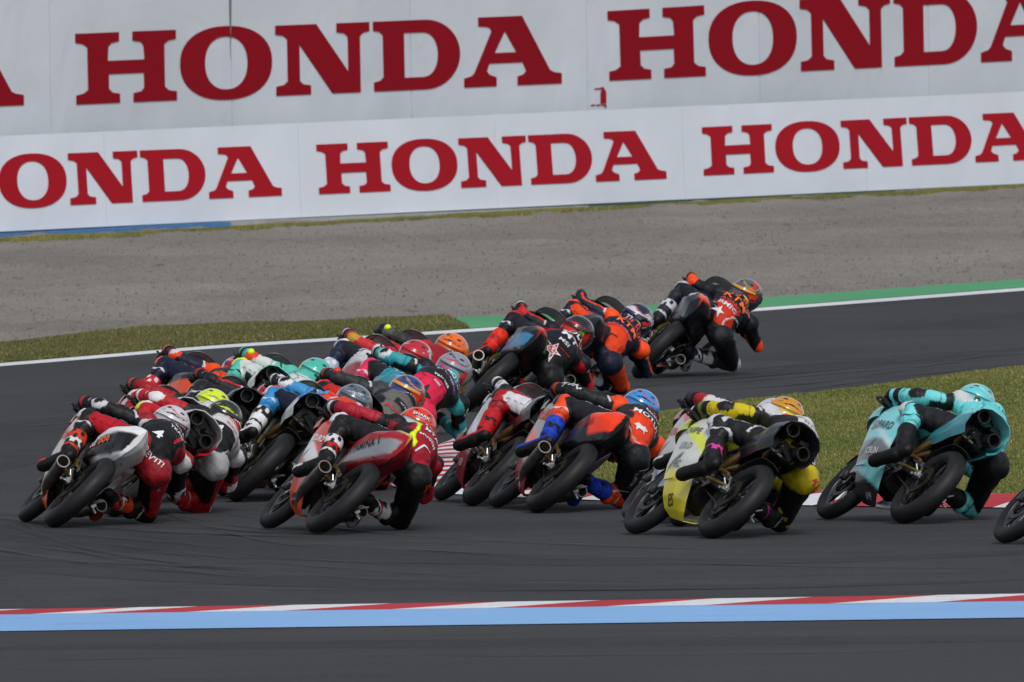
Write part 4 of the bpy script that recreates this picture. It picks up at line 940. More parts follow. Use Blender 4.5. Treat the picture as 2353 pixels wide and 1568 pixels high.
def helmet_meshes(main, rear, mark, front, pat):
    nu, nv = 60, 40; V = []; F = []
    def shell(az, el, off=0):                           # az 0 = front (+x), el from -1.2 to pi/2
        ca, sa, ce, se = math.cos(az), math.sin(az), math.cos(el), math.sin(el); back = -ca
        x = ca*ce*.150; y = sa*ce*.124; z = se*.128
        if ca > 0 and se < 0: x += .022*ca*(-se)*1.4
        r = 1+off
        if back > 0: r += .055*back*math.exp(-((el-.32)/.16)**2)*(1-.3*abs(sa)) + .05*math.exp(-((el+.55)/.3)**2)*back
        if back > 0: r -= .045*math.exp(-((el-.02)/.18)**2)*back
        r += .035*math.exp(-((el-.95)/.12)**2)*max(0, back-.1)
        return (x*r, y*r, z*r)
    els = np.linspace(-.98, math.pi/2-.02, nv)
    for e in els:
        for k in range(nu): V.append(shell(2*math.pi*k/nu, e))
    for i in range(nv-1):
        for k in range(nu): F.append((i*nu+k, i*nu+(k+1) % nu, (i+1)*nu+(k+1) % nu, (i+1)*nu+k))
    V.append((0, 0, .1285)); F += [((nv-1)*nu+k, (nv-1)*nu+(k+1) % nu, len(V)-1) for k in range(nu)]
    nb_ = len(V)                                        # inner collar
    for k in range(nu): v = shell(2*math.pi*k/nu, -.98); V.append((v[0]*.82, v[1]*.82, v[2]+.01))
    F += [(k, nb_+k, nb_+(k+1) % nu, (k+1) % nu) for k in range(nu)]; F.append(tuple(nb_+k for k in range(nu-1, -1, -1)))
    A = np.array(V); x, y, z = A.T; C = np.tile(hexc(main), (len(A), 1)).astype(float); az = np.arctan2(y, -x); el_ = np.arcsin(np.clip(z/.135, -1, 1))
    wob = .1*np.sin(az*5)+.06*np.sin(z*60)
    C[(x > .02+.04*np.sin(z*40))] = hexc(front)
    if pat == 'arch' or pat == 'two': C[(np.abs(az) < 1.05) & (z < .052-.03*np.abs(az))] = hexc(rear); C[(np.abs(np.abs(az)-1.05) < .09) & (z < .03)] = hexc(mark); C[(np.abs(az) < 1.05) & (np.abs(z-.054+.03*np.abs(az)) < .006)] = hexc(mark)
    if pat == 'spots':
        C[(np.sin(az*6+z*30)*np.sin(z*70+az*3) > .35)] = hexc(mark); C[(np.abs(az) < .7) & (z < .03)] = hexc(rear)
    if pat == 'band': C[(z > .02+wob*.15) & (z < .075+wob*.15)] = hexc(mark); C[(z < -.03+.02*np.sin(az*3))] = hexc(rear)
    if pat == 'side': C[(np.abs(az) > .9+wob)] = hexc(mark); C[(np.abs(az) > 1.35+wob)] = hexc(rear)
    if pat == 'plain': C[(z < -.055)] = hexc(rear); 
    if pat == 'split': C[(y < -.03+wob*.2)] = hexc(mark); C[(y < -.075+wob*.1)] = hexc(rear)
    C[(A[:, 2] < -.1)] = hexc('#101012')
    C[(np.abs(np.sin(az*2.5+z*28)) < .07) & (np.abs(az) > .5)] = hexc(mark); C[(np.abs(z-.075-.02*np.sin(az*3)) < .0035)] = hexc(front)
    vents = (np.abs(np.abs(az)-.45) < .10) & (np.abs(z-.088) < .008); C[vents] = hexc('#111113')
    me = mk('helmet', A, F, M_HELM, C, 180)
    Vv, Fv = grid(lambda u, v: shell(-1.25+2.5*u, -.12+.55*v*(1-.25*abs(u-.5)*2), .018), 25, 9, .003); vi = mk('visor', Vv, Fv, M_VIS, None, 180)
    Vs, Fs = grid(lambda u, v: shell(math.pi-.95+1.9*u, .30-.16*v+.10*abs(u-.5), .012+.075*v*math.cos((u-.5)*2.4)), 21, 6, .004); spo = mk('spoiler', Vs, Fs, M_HELM, np.tile(hexc(front if pat in ('split', 'side') else main), (len(Vs), 1)), 60)
    return me, vi, spo
def rmat(fwd, up):
    f = Vector(fwd).normalized(); u = Vector(up); u = (u-f*u.dot(f)).normalized(); l = u.cross(f); return Matrix((f, l, u)).transposed()
def person(Mx, label, suit, helm, boots, gloves, slider, lets=(), pose={}, htxt=None, elbow=None):
    J = joints(**{k: v for k, v in pose.items() if k in ('dy', 'dz', 'dx', 'el', 'knee', 'hz')})
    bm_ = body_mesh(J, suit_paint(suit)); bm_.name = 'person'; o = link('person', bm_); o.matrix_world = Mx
    tag(o, label, 'rider', 'riders hanging off their motorcycles in the bend')
    hm, vi, spo = helmet_meshes(*helm); R = (rmat((1, -.28+pose.get('hy', 0), -.02), (.12, .30+pose.get('hr', 0), 1))*1.07).to_4x4(); R.translation = Vector(J['hd'])
    ho = link('helmet', hm, o); ho.matrix_local = R; vo = link('visor', vi, ho); link('spoiler', spo, ho)
    if htxt:
        bv = bvh_of(hm); L_ = []
        for it in htxt: t, c, h_, az, z_ = it[:5]; L_.append((t, c, (None, h_), (-.2*math.cos(az), .2*math.sin(az), z_), (math.sin(az)*-1*-1 if False else -math.sin(az), -math.cos(az), 0), (0.25*math.cos(az), -.25*math.sin(az), 1), .0025))
        decals('lettering', ho, bv, L_)
    link('boot', boot_mesh(J['al'], J['tl'], J['kl'], boots, 1), o); link('boot', boot_mesh(J['ar'], J['tr'], J['kr'], boots, -1), o)
    link('glove', glove_mesh(J['wl'], J['el'], 1, gloves), o); link('glove', glove_mesh(J['wr'], J['er'], -1, gloves), o)
    for nm, c, sg in (('kl', slider, 1), ('kr', slider, -1)):
        k = J[nm]+np.array([.035, .055*sg, -.005]); V, F = ell_mesh(k, (.05, .022, .045)); link('knee_slider', mk('knee_slider', V, F, M_PAINT, np.tile(hexc(c), (len(V), 1)), 180), o)
    if elbow:
        for nm, sg in (('el', 1), ('er', -1)):
            k = J[nm]+np.array([-.005, .038*sg, .028]); V, F = ell_mesh(k, (.034, .026, .028)); link('elbow_slider', mk('elbow_slider', V, F, M_PAINT, np.tile(hexc(elbow), (len(V), 1)), 180), o)
    if lets:
        bv = bvh_of(bm_); bt = J['bt']; its = []
        for t, c, wh, where, a, b in lets:
            if where == 'back':                         # a along the spine from neck (0) to seat (1), b to the left
                q = bt+(np.array([.12, -.14, .74+pose.get('hz', 0)])-bt)*a; sp_ = (bt-np.array([.12, -.14, .74])); sp_ /= np.linalg.norm(sp_)
                its.append((t, c, wh, q+np.array([-.0, b, .0]), (0, -1, 0), sp_+np.array([.0, 0, .45])))
            elif where == 'rump': its.append((t, c, wh, np.array([.0, -.15+b, .84+a]), (0, -1, 0), (.35, 0, 1)))
            elif where == 'thigh': q = J['hl']+(J['kl']-J['hl'])*a; its.append((t, c, wh, q+np.array([0, .08, .10+b]), J['hl']-J['kl'], (0, -.6, 1)))
            elif where == 'thighr': q = J['hr']+(J['kr']-J['hr'])*a; its.append((t, c, wh, q+np.array([-.15, -.02, .0+b]), J['kr']-J['hr'], (.2, .6, 1)))
            elif where == 'ua': q = J['sl']+(J['el']-J['sl'])*a; its.append((t, c, wh, q+np.array([-.06, 0, .08+b]), J['sl']-J['el'], (.6, 0, 1)))
            elif where == 'fa': q = J['el']+(J['wl']-J['el'])*a; its.append((t, c, wh, q+np.array([-.06, .06, .04+b]), J['el']-J['wl'], (.3, 0, 1)))
            elif where == 'shin': q = J['kl']+(J['al']-J['kl'])*a; its.append((t, c, wh, q+np.array([-.06, .08, 0]), (-1, .2, 0), J['kl']-J['al']))
        decals('lettering', o, bv, its)
    return o
# ------------------------------------------------------------------ the field, roughly from the camera backwards
W, K, RD, OR, NV, TL, YL, NE, GR, WR = '#dcdcdc', '#141416', '#b8101e', '#ee4a10', '#12182e', '#35b0ae', '#cdb81a', '#d8f010', '#8c9096', '#a01428'
def tail2(top_, side, rear='', low='#17171a', line=.0):
    """open tail: upper skin, flank, lower edge"""
    return banded([(lambda x, y, z: z < .755+.10*(.25-x)*2-line, side), (lambda x, y, z: z < .605-.12*x, low)], top_)
def tail3(top_, band, low, tip='', lo=-.05, hi=.055, x1=1.0):
    """closed tail: a band climbing rearwards along the flank between upper and lower skin"""
    zc = lambda x: .505+.20*(.36-x)/.44
    r = [(lambda x, y, z: z < zc(x)+lo, low), (lambda x, y, z: (z >= zc(x)+lo) & (z < zc(x)+hi) & (x < x1+.5*(z-.7)) & (y > 0.02), band)]
    if tip: r.append((lambda x, y, z: (z > .865-.45*np.maximum(0, np.abs(y)-.05)) & (x < .10), tip))
    return banded(r, top_)
def fair2(main, low, stripe, zlo=.30, st=(.52, .58), rear=None):
    r = [(lambda x, y, z: z < zlo+.25*(x-.7), low), (lambda x, y, z: np.abs(z-(st[0]+.35*(x-.8))) < (st[1]-st[0])/2, stripe)]
    r.append((lambda x, y, z: (np.abs(z-.435+.35*(x-.86)) < .026) & (x > .76) & (x < .97), '#0c0c0e'))
    if rear: r.insert(1, (lambda x, y, z: (z > zlo+.1) & (z < st[0]-.06), rear))
    return banded(r, main)
def plain(c): return banded([], c)
def L(t, c, h, where, a, b=0.0, w_=None): return (t, c, (w_, h), where, a, b)

# red bike with grey lettered tail, centre front
r, Mx = motorcycle(714, 1230, 15, 47, 'crimson and grey motorcycle with a yellow-topped tail, front centre of the pack', 'A',
    tail3('#9c1222', '#8a8e94', '#7c0f1c', '#d8bf52'), fair2('#c8453c', '#e04a18', '#d8d8da', .27, (.50, .62)), plain('#c84038'), ('#cfd0d2', K), plain('#86101e'),
    [('t', 'PERTAMINA', '#141416', (.36, .055), .50, .0), ('t', 'I', '#141416', (None, .06), .96, .0), ('f', 'ENDURO', '#e8e8e8', (.26, .05), .78, .58), ('f', 'KTM', '#1a1a1a', (.13, .055), .68, .22)])
person(Mx, 'rider in crimson and black with a red and white helmet, on the crimson bike',
    dict(base='#9c1428', th=K, sh=K, up='#8e1226', sho='#8e1226', low='#9c1428', seat='#121214', ua=K, ua2='#a8182e', fa='#a8182e', kn=W, mid='#9c1428', hump='#7e1222', cap=K, side='#1a1214', stripe='#d8f010'),
    ('#e03418', '#c8c8c6', K, '#c82818', 'arch'), (K, '#cfcfcf', RD), (K, '#c8c8c8'), '#d8d8d8',
    [L('LEVEL', W, .042, 'back', .12), L('MTA', W, .045, 'back', .27), L('MUGEN', W, .03, 'back', .45), L('*zig', W, .12, 'back', .75, -.02, .10), L('ALPINE', '#e8e8e8', .03, 'thigh', .35, .0), L('ELLE', '#e04818', .035, 'thighr', .2)], htxt=[('SHARK', W, .025, 0, .075)])
# white, black and red bike at far left
r, Mx = motorcycle(109, 1215, 9.5, 47, 'white and black motorcycle with an orange belly panel, leftmost of the front row', 'A',
    tail3('#e6e6e8', '#0e0e10', '#d8dadc', '', -.07, .075, .42), fair2('#c2b4b0', '#e85a18', '#c06058', .26, (.60, .64)), plain('#c84840'), ('#d0d0d2', K), plain('#161618'),
    [('t', 'BOE', '#141416', (.12, .05), .55, .15), ('t', 'moto', '#d8d8d8', (.13, .05), .30, .01), ('t', 'boe', '#f06818', (.14, .065), .66, .01), ('t', 'BOE', '#3a2020', (.11, .035), .90, -.08), ('f', 'SKX', '#c83838', (.2, .06), .8, .56)])
person(Mx, 'rider in black with red thighs and a white 21 helmet, leftmost front rider',
    dict(base=K, th=K, th2=K, ths='#b01020', up='#1c1c20', low='#141416', mid='#1a1a1e', hump='#1a1a1c', band='#c8c4c4', ua=K, fa='#202024', kn='#1a1a1c', elb='#c8c8cc', elb2=K, sh='#161618', sh2='#c02018', side='#141416', side2='#8e1622', cap='#8c1420', seat='#8e1622'),
    ('#c8c8ca', '#b4b4b8', '#30282a', '#b8202c', 'arch'), (K, '#c03a20', '#d0d0d0'), (K, '#c01c20'), '#c8c8c8',
    [L('MENS', '#a05058', .045, 'back', -.02), L('BOE', '#d8d0d0', .04, 'back', .12), L('YKAO', W, .035, 'back', .26), L('4', '#e4e4e8', .10, 'back', .62, .07), L("REV'IT!", W, .042, 'rump', -.0, -.03), L('REVIT', W, .032, 'thigh', .4), L('*slash', RD, .26, 'back', .35, -.05, .10), L('121', '#d0c8c8', .05, 'thighr', .35)], htxt=[('21', '#c83040', .058, 0, -.01)], pose=dict(dy=-.02))
# bike and rider just behind it
r, Mx = motorcycle(246, 1190, 12, 49, 'white and red motorcycle with twin tail pipes, tucked behind the leftmost bike', 'B',
    tail2('#c0bcbc', '#b01c2c', '', '#222222'), fair2('#b0b0b2', '#902030', '#c06058'), plain('#b8202c'), ('#b0b0b0', K), plain('#c8c8c8'), [('t', 'SIC58', '#c02030', (.12, .04), .6, .12)])
person(Mx, 'rider in white and red with a dark helmet marked in lime, second from left',
    dict(base=K, th='#b8101e', up='#cfcccc', sho='#cfcccc', low='#1c1c20', mid='#c8c6c6', hump='#b01c2c', ua='#1e1e22', ua2='#b01c28', fa='#b01c28', kn=W, seat='#a4a4a6', side='#1c1c20', side2='#b8b4b4', sh='#a8141e', sh2='#202020', elb=W, cap='#1c1c20'),
    ('#20241c', '#15160f', '#c0dc20', '#3a4020', 'arch'), ('#c0c0c4', '#b01420', K), ('#b8202c', W), '#c8e010',
    [L('SIC', W, .04, 'back', .0), L('PRUSTEL', '#b83040', .035, 'back', .18), L('Shaker', '#b83040', .028, 'back', .33), L('4', '#e0e0e4', .10, 'back', .60, .06), L("VIT!", W, .042, 'rump', .0, -.0), L('ather', '#c8e010', .05, 'rump', -.09, .03)], htxt=[('82', '#d8f010', .055, .1, -.02)], pose=dict(dy=-.01))
# neon-helmet rider
r, Mx = motorcycle(232, 1163, 11, 47, 'red and white motorcycle hidden behind the two leftmost bikes', 'B',
    tail2('#c0bcbc', '#b01c2c', '', '#222222'), fair2('#b0b0b2', '#902030', W), plain('#b8202c'), ('#b0b0b0', K), plain('#c8c8c8'))
person(Mx, 'rider with a bright neon yellow helmet and a long red left sleeve',
    dict(base='#a81422', up='#cfcccc', sho='#cfcccc', mid='#c8c6c6', low='#1c1c20', ua=K, ua2='#9c1220', fa='#9c1220', elb='#9c1220', cap='#18181c', hump='#b83040', th='#a81422', kn=W, seat=K),
    ('#d4ea10', '#b8cc10', '#8a8f88', '#d4ea10', 'arch'), (K, '#c0c0c4', RD), ('#20281c', '#c03040'), '#c8c8c8', [L('SIC58', '#b83040', .05, 'back', .05)], htxt=[('54', '#20200c', .045, .2, -.01)], pose=dict(dz=-.03, dy=-.01))
# blue, white and red bike
r, Mx = motorcycle(528, 1155, 4.5, 46, 'sky blue, white and red motorcycle with black underside, left of the crimson bike', 'B',
    tail2('#31619e', '#c8ccd0', '', '#1a1c20', .02), fair2('#1c2c50', '#b8202c', '#c8c8cc', .33), plain('#c8ccd0'), ('#2a2a2c', K), plain('#181c24'),
    [('t', '85', '#181818', (.07, .045), .55, .16)])
person(Mx, 'rider in navy and sky blue with white boots and a silver-blue helmet',
    dict(base=NV, th='#12182e', th2='#2f7cb4', ths='#12182e', sh='#2f88c4', sh2=OR, kn='#d8401a', kn2='#101318', ua='#12182e', ua2='#3a8cc8', fa='#141a30', elb='#e0e0e4', elb2='#12182e', cap='#e04018', sho='#d8401a', up='#c8ccd4', low='#12182e', mid='#d04020'),
    ('#596470', '#47515e', '#9aa4b0', '#3a4048', 'two'), ('#d4d4d8', '#1a1a1c', '#e0e0e0'), ('#15171c', '#c8c8cc'), '#d8d8dc', [L('sears', W, .035, 'fa', .55), L('*rect', '#4090cc', .05, 'ua', .3, .0, .07), L('*rect', '#d83a18', .03, 'ua', .05, .0, .07)], htxt=[('HJC', '#e0e0e0', .022, -.3, .075)], pose=dict(dz=-.04, dy=-.01))
# navy bike with the big round tail
r, Mx = motorcycle(372, 1133, 9, 48, 'navy motorcycle with a broad rounded tail and red-orange markings, behind the white boots', 'B',
    tail2('#141b36', '#141b36', '', '#0c1020'), fair2('#141b36', '#b01c20', OR), plain('#141b36'), (K, K), plain(NV), [('t', 'Red Bull', '#d03030', (.18, .04), .55, .15), ('t', 'KTM', '#f06018', (.12, .05), .85, .02)])
person(Mx, 'rider in charcoal with thin red piping and a red helmet numbered 48',
    dict(base='#1a1a1e', ast='#c81c18', ua='#1a1a1e', fa='#1a1a1e', up='#202226', low='#1e1e22', mid='#242428', stripe='#d02018', side='#1a1a1e', elb='#1a1a1e', sho='#202024', band='#c82818', kn='#202024'),
    ('#c01018', '#b80e16', '#b8b8bc', '#c01018', 'plain'), (K, '#c0c0c4', RD), (K, RD), '#2a2a2c', [L('*slash', '#d03020', .09, 'back', .4, -.04, .06), L('ARE', '#b8b8bc', .03, 'back', .2, .04)], htxt=[('48', '#d8d0d0', .06, .2, .02)], pose=dict(dz=-.06))
# navy and orange rider, back left
r, Mx = motorcycle(272, 1072, 2, 46, 'navy and orange motorcycle at the back left of the pack', 'A',
    tail3('#17171c', '#e8480f', '#141a30'), fair2(NV, OR, RD), plain(NV), (K, K), plain(OR), [('t', 'KTM', W, (.1, .04), .5, 0)])
person(Mx, 'rider in navy with orange flashes and a red helmet, back left of the pack',
    dict(base=NV, th=NV, ths=NV, sh=NV, sh2='#e8480f', kn='#141a30', ua=NV, fa=NV, elb='#e84010', elb2='#c8c8cc', cap='#e8480f', up='#17171c', low='#e8480f', mid='#222226', hump='#1c1c20'),
    ('#b84050', '#e83c18', '#c8c8d0', '#702040', 'side'), ('#c8c8cc', '#c01820', W), (K, '#e84010'), '#e84010', [L('gaviota', '#d8d8dc', .035, 'thigh', .6), L('Red Bull', '#c83838', .03, 'thigh', .3)], htxt=[('*oval', '#d8f010', .03, 1.2, -.05)], pose=dict(dz=-.06))
# teal rider, back
r, Mx = motorcycle(448, 1078, 2, 46, 'mint green and white motorcycle at the back of the pack', 'B',
    tail2('#7cd0c4', W, '', '#202830'), fair2('#5cc0b4', W, K), plain('#5cc0b4'), (W, K), plain('#5cc0b4'))
person(Mx, 'rider in mint green and white with a neon elbow puck and mint helmet',
    dict(base='#52b8a6', th='#3c8c84', th2='#c8d0cc', kn='#d8f010', ua='#52b8a6', ua2='#c8ccca', fa='#52b8a6', sh='#52b8a6', cap='#52b8a6', up='#52b8a6', sho='#c4ccc8', low='#c8d0cc', mid='#52b8a6', elb='#e0401c'),
    ('#44b4a4', '#40a898', '#c8c020', '#52b8a6', 'side'), (W, '#52b8a6', K), (K, '#52b8a6'), '#d8f010', [], elbow='#d8f010', pose=dict(dz=-.06))
# grey rider with black and red bike
r, Mx = motorcycle(634, 1138, 3, 47, 'black and red motorcycle with a silver stripe, in the middle of the pack', 'B',
    tail2('#1a1a1e', '#2a2a2e', '', '#141416'), fair2('#1c1c20', '#8c1018', '#c8c8cc'), plain('#1c1c20'), (K, K), plain('#1a1a1c'), [('t', '12', W, (None, .05), .5, .08)])
person(Mx, 'rider in grey with black ribbed sleeves and a blue, red and yellow helmet',
    dict(base='#17171a', th='#1a1a1e', ths='#c02018', kn='#c81c18', ua='#2a2c2e', fa='#222426', up='#5c5c5c', sho='#55555a', low='#66645f', mid='#66645f', hump='#141416', elb='#2a2a2e', sh='#17171a', sh2='#c02018', cap='#3a3c3e', side='#141416', side2='#141416'),
    ('#28427c', '#7c8088', '#c83020', '#d89028', 'side'), (K, '#2a2a2e', RD), (K, '#c82018'), '#e04030', [L('INTACT', W, .032, 'back', -.02, 0), L('LIQUI', '#4058a0', .036, 'back', .13, .0), L('MOLY', '#c02028', .04, 'back', .25, 0), L('*rect', '#101014', .07, 'back', .42, -.03, .16), L('Liqui Moto', '#c8c8c8', .022, 'back', .42, -.03), L('BOSSE', '#c02028', .045, 'back', .62, -.02)], htxt=[('*bull', '#d83020', .12, -.7, .02)], elbow='#d83020', pose=dict(dx=.02))
# pink and teal rider
r, Mx = motorcycle(728, 1080, -3, 46, 'teal and pink motorcycle with a boxy teal tail, upper middle of the pack', 'A',
    tail3('#2b7f92', '#1f5868', '#1b4c58', '#4ab0c8'), fair2('#1c1c20', '#d82858', '#3aa8b4'), plain('#18181c'), (K, K), plain('#24788c'), [('t', 'CF', W, (.06, .04), .85, .0)])
person(Mx, 'rider in pink, teal and purple with a pink 28 on a grey helmet',
    dict(base='#17171a', th='#2a8c9c', th2='#17171a', kn='#d82858', sh='#d82858', sh2=K, ua='#15181a', ua2='#2f98a4', fa='#35a0ac', low='#d8224e', seat='#d8224e', mid='#1c1c20', up='#5a3488', sho='#3aa4ac', hump='#3aa4ac', cap='#15181a', elb='#c8d0d0', elb2=K, side2='#15181a'),
    ('#8a8e98', '#707480', '#d82060', '#1c2444', 'arch'), (K, '#c8c8cc', '#d82858'), (K, '#c8c8cc'), '#c8c8cc', [L('GAVIOTA', '#d8d8d8', .03, 'back', -.08, 0), L('CFMOTO', W, .038, 'back', .05, 0), L('solunion', '#d0c8e0', .04, 'back', .2, 0), L('valresa', W, .036, 'back', .36, 0), L('Ajiel', '#c8d8d0', .032, 'back', .5, 0), L('*star', '#141416', .17, 'back', .82, .0, .17), L('GAVIOTA', W, .032, 'thigh', .35, 0)], htxt=[('28', '#e82068', .06, .15, -.015), ('*bull', '#d83020', .09, -.75, .0)], pose=dict(dx=.02))
# orange-helmet rider
r, Mx = motorcycle(748, 1012, -3, 46, 'black and crimson motorcycle ahead of the pink and teal one', 'A',
    tail3('#1c1c20', '#a01828', '#141416'), fair2('#b01828', K, W), plain('#b01828'), (K, K), plain('#1c1c20'))
person(Mx, 'rider with an orange and navy helmet and a dark red suit lettered LEVEL',
    dict(base='#9c1224', th=K, ths='#c01c20', sh=K, sh2='#c02018', kn='#1a1a1c', ua='#1c1c20', ua2='#30302e', fa='#202224', up='#26262a', sho='#b8242a', low='#9c1224', mid='#8e1222', cap='#b02028', hump='#1c1c20', elb='#505048', side='#9c1224'),
    ('#e86a18', '#d85c10', '#1c2238', '#c8401c', 'two'), (K, '#c8c8cc', RD), (K, '#484848'), '#d8f010', [L('LEVEL', W, .045, 'back', -.02), L('MTA', W, .045, 'back', .14)], elbow='#d8f010', pose=dict(dz=-.05))
# red and white rider at its left
r, Mx = motorcycle(680, 1026, 0, 46, 'white, navy and red motorcycle at the upper left edge of the pack', 'A',
    tail3('#c8c8cc', '#a01828', '#141416'), fair2('#c8ccd4', '#b01828', NV), plain(W), (K, K), plain('#1c1c20'))
person(Mx, 'rider in red, white and navy with white knee and boots, leftmost of the upper group',
    dict(base='#a01824', th='#c8c8cc', th2='#1a1c24', sh='#1c2440', sh2='#b0b8c8', kn='#d8d8dc', ua='#c8c4c4', ua2='#c0282c', fa='#a81c28', elb='#b89030', up='#a01828', low='#8c1420', mid='#a81c28', cap='#b01c28', sho='#b01c28'),
    ('#b82030', '#1c2c60', '#c8c8cc', '#b82030', 'side'), (W, '#a8b4c8', RD), (K, '#c8c8cc'), '#b0b4bc', [], pose=dict(dz=-.07))
# three leading riders, right of the pack
r, Mx = motorcycle(1063, 947, -4, 47, 'black motorcycle with sky blue tail flank, first of the three leaders from the left', 'A',
    tail3('#1a1c26', '#3a84b0', '#101218', '#c02428'), fair2('#15171e', '#1c2028', '#c02428'), plain('#15171e'), (K, K), plain('#15171e'), [('t', 'ITALBIN', '#b8c8d0', (.2, .045), .5, 0)])
person(Mx, 'rider in navy with a red MT patch, red back star and scarlet boots',
    dict(base='#12141e', th='#14161e', ua='#12141e', fa='#141824', ast='#d01c1c', low='#101014', seat='#101014', mid='#141a2e', up='#b8141e', sho='#b01822', hump='#10131c', cap='#12141e', sh='#14161e', kn='#b81820', side2='#101018', stripe='#101018', elb='#c02024'),
    ('#1c1e20', '#c0201c', '#c02020', '#202224', 'two'), ('#c8200f', '#e03218', '#a01810'), (K, '#c8c8cc'), '#c02418', [L('SOLO', W, .06, 'back', .06), L('MT', W, .085, 'back', .26, 0), L('MSI', '#c8c8cc', .05, 'back', .46, 0), L('*star', '#d8d8dc', .18, 'back', .80, 0, .18), L('*star', '#b01420', .145, 'back', .80, 0, .145), L('*slash', '#d01c20', .02, 'rump', .1, -.1, .2)], htxt=[('*claw', '#58c820', .06, -.5, .02)], pose=dict(dy=.02, dz=-.12, hz=-.12))
r, Mx = motorcycle(1200, 916, -5, 47, 'navy and orange motorcycle between the two other leaders', 'A',
    tail3('#20222a', '#f04a0c', '#101218'), fair2(NV, OR, RD), plain(NV), (K, K), plain(NV))
person(Mx, 'rider in navy with a bright orange back and dark blue helmet, middle leader',
    dict(base=NV, th='#10142a', ths='#e0440c', ua='#14203a', ua2='#141c34', fa='#12182e', low='#e0400c', seat='#10142a', ast='#e0440c', mid='#12182e', up='#12182e', sho='#12182e', hump='#12182e', cap='#f04c0e', sh=NV, sh2='#f04c0e', kn='#f04c0e', side2='#12182e', band='#e0440c'),
    ('#18203e', '#141a32', '#c8c8cc', '#b02838', 'band'), (NV, '#c8ccd4', OR), (K, NV), '#e84010', [L('*oval', '#e0c030', .05, 'back', .0, -.02, .09), L('Red Bull', '#d84050', .065, 'back', .12), L('KTM', '#f8701c', .075, 'back', .30), L('MOTOREX', '#d85070', .035, 'back', .47), L('*zig', '#181818', .1, 'back', .80, 0, .08), L('Red Bull', '#d84050', .05, 'thigh', .5)], htxt=[('72', '#c8c8d0', .04, .1, 0), ('*bull', '#d8302c', .08, -.9, .02)], pose=dict(dy=.02, dz=-.11, hz=-.10))
r, Mx = motorcycle(1457, 872, -8, 44, 'dark navy and orange motorcycle leading the race, furthest right of the leaders', 'A',
    tail3('#1a1c24', '#141720', '#101218', '#f8481a'), fair2('#101428', OR, RD), plain('#101428'), (K, K), plain('#101428'), [('t', 'Red Bull', '#d84050', (.15, .04), .5, .02)])
person(Mx, 'leading rider in black with a red lower back and a white star on it',
    dict(base='#0f121c', th='#10131e', ua='#12141c', fa='#f0500f', ua2='#12141c', low='#c42c12', seat='#101218', mid='#101218', up='#15161c', sho='#15161c', hump='#15161c', cap='#12141c', sh='#20242c', sh2='#c8c8cc', kn='#b8b8bc', elb='#f0481a', side='#12141c', side2='#12141c'),
    ('#50545c', '#3c4048', '#c82c28', '#c89020', 'split'), ('#181c28', '#c0c4c8', '#202430'), (K, '#d04a20'), '#c8c8c8', [L('*oval', '#e0c040', .05, 'back', .0, -.03, .09), L('Red Bull', '#d84858', .065, 'back', .10), L('KTM', '#f87818', .08, 'back', .27), L('AVANT', '#c83850', .045, 'back', .42), L('BMIC', '#c8ccd4', .055, 'back', .56), L('*star', '#d8d8dc', .12, 'back', .80, .02, .12)], htxt=[('*bull', '#d83020', .1, -.8, .02)], pose=dict(dy=.04, dz=-.09, hz=-.06))
# red and white bike right of the kerb tip
r, Mx = motorcycle(1070, 1165, 9.5, 46, 'red and white motorcycle with a black open tail, right of the striped kerb tip', 'B',
    tail2('#24262a', '#1c1c20', '', '#141416'), fair2('#b4b4b4', '#9c1220', '#c8c8cc', .40), plain(W), ('#2a2a2c', K), plain('#a01828'),
    [('f', 'AGIP', '#c8b0b0', (.14, .04), .62, .27)])
person(Mx, 'rider in red and white with red boots and black knee guards, head hidden',
    dict(base='#b0141e', th='#d4d4d8', th2='#a8141e', ths='#d0d0d4', sh='#a01420', kn='#141416', ua='#d0d0d4', ua2='#a8141e', fa='#c8c8cc', elb='#18181a', up='#c8c8cc', low='#c8c8cc', sho='#a81420', cap='#a81420', mid='#b0141e'),
    ('#2a2426', '#b01c24', '#202020', '#403030', 'side'), ('#b8101c', '#b0101c', '#17171a'), (K, '#c8c8c8'), '#17171a', [L('RUS', '#141416', .055, 'thigh', .25, -.02), L('ASP', '#2c4c9c', .035, 'thigh', .45, .03)], pose=dict(dy=.0, dz=-.13))
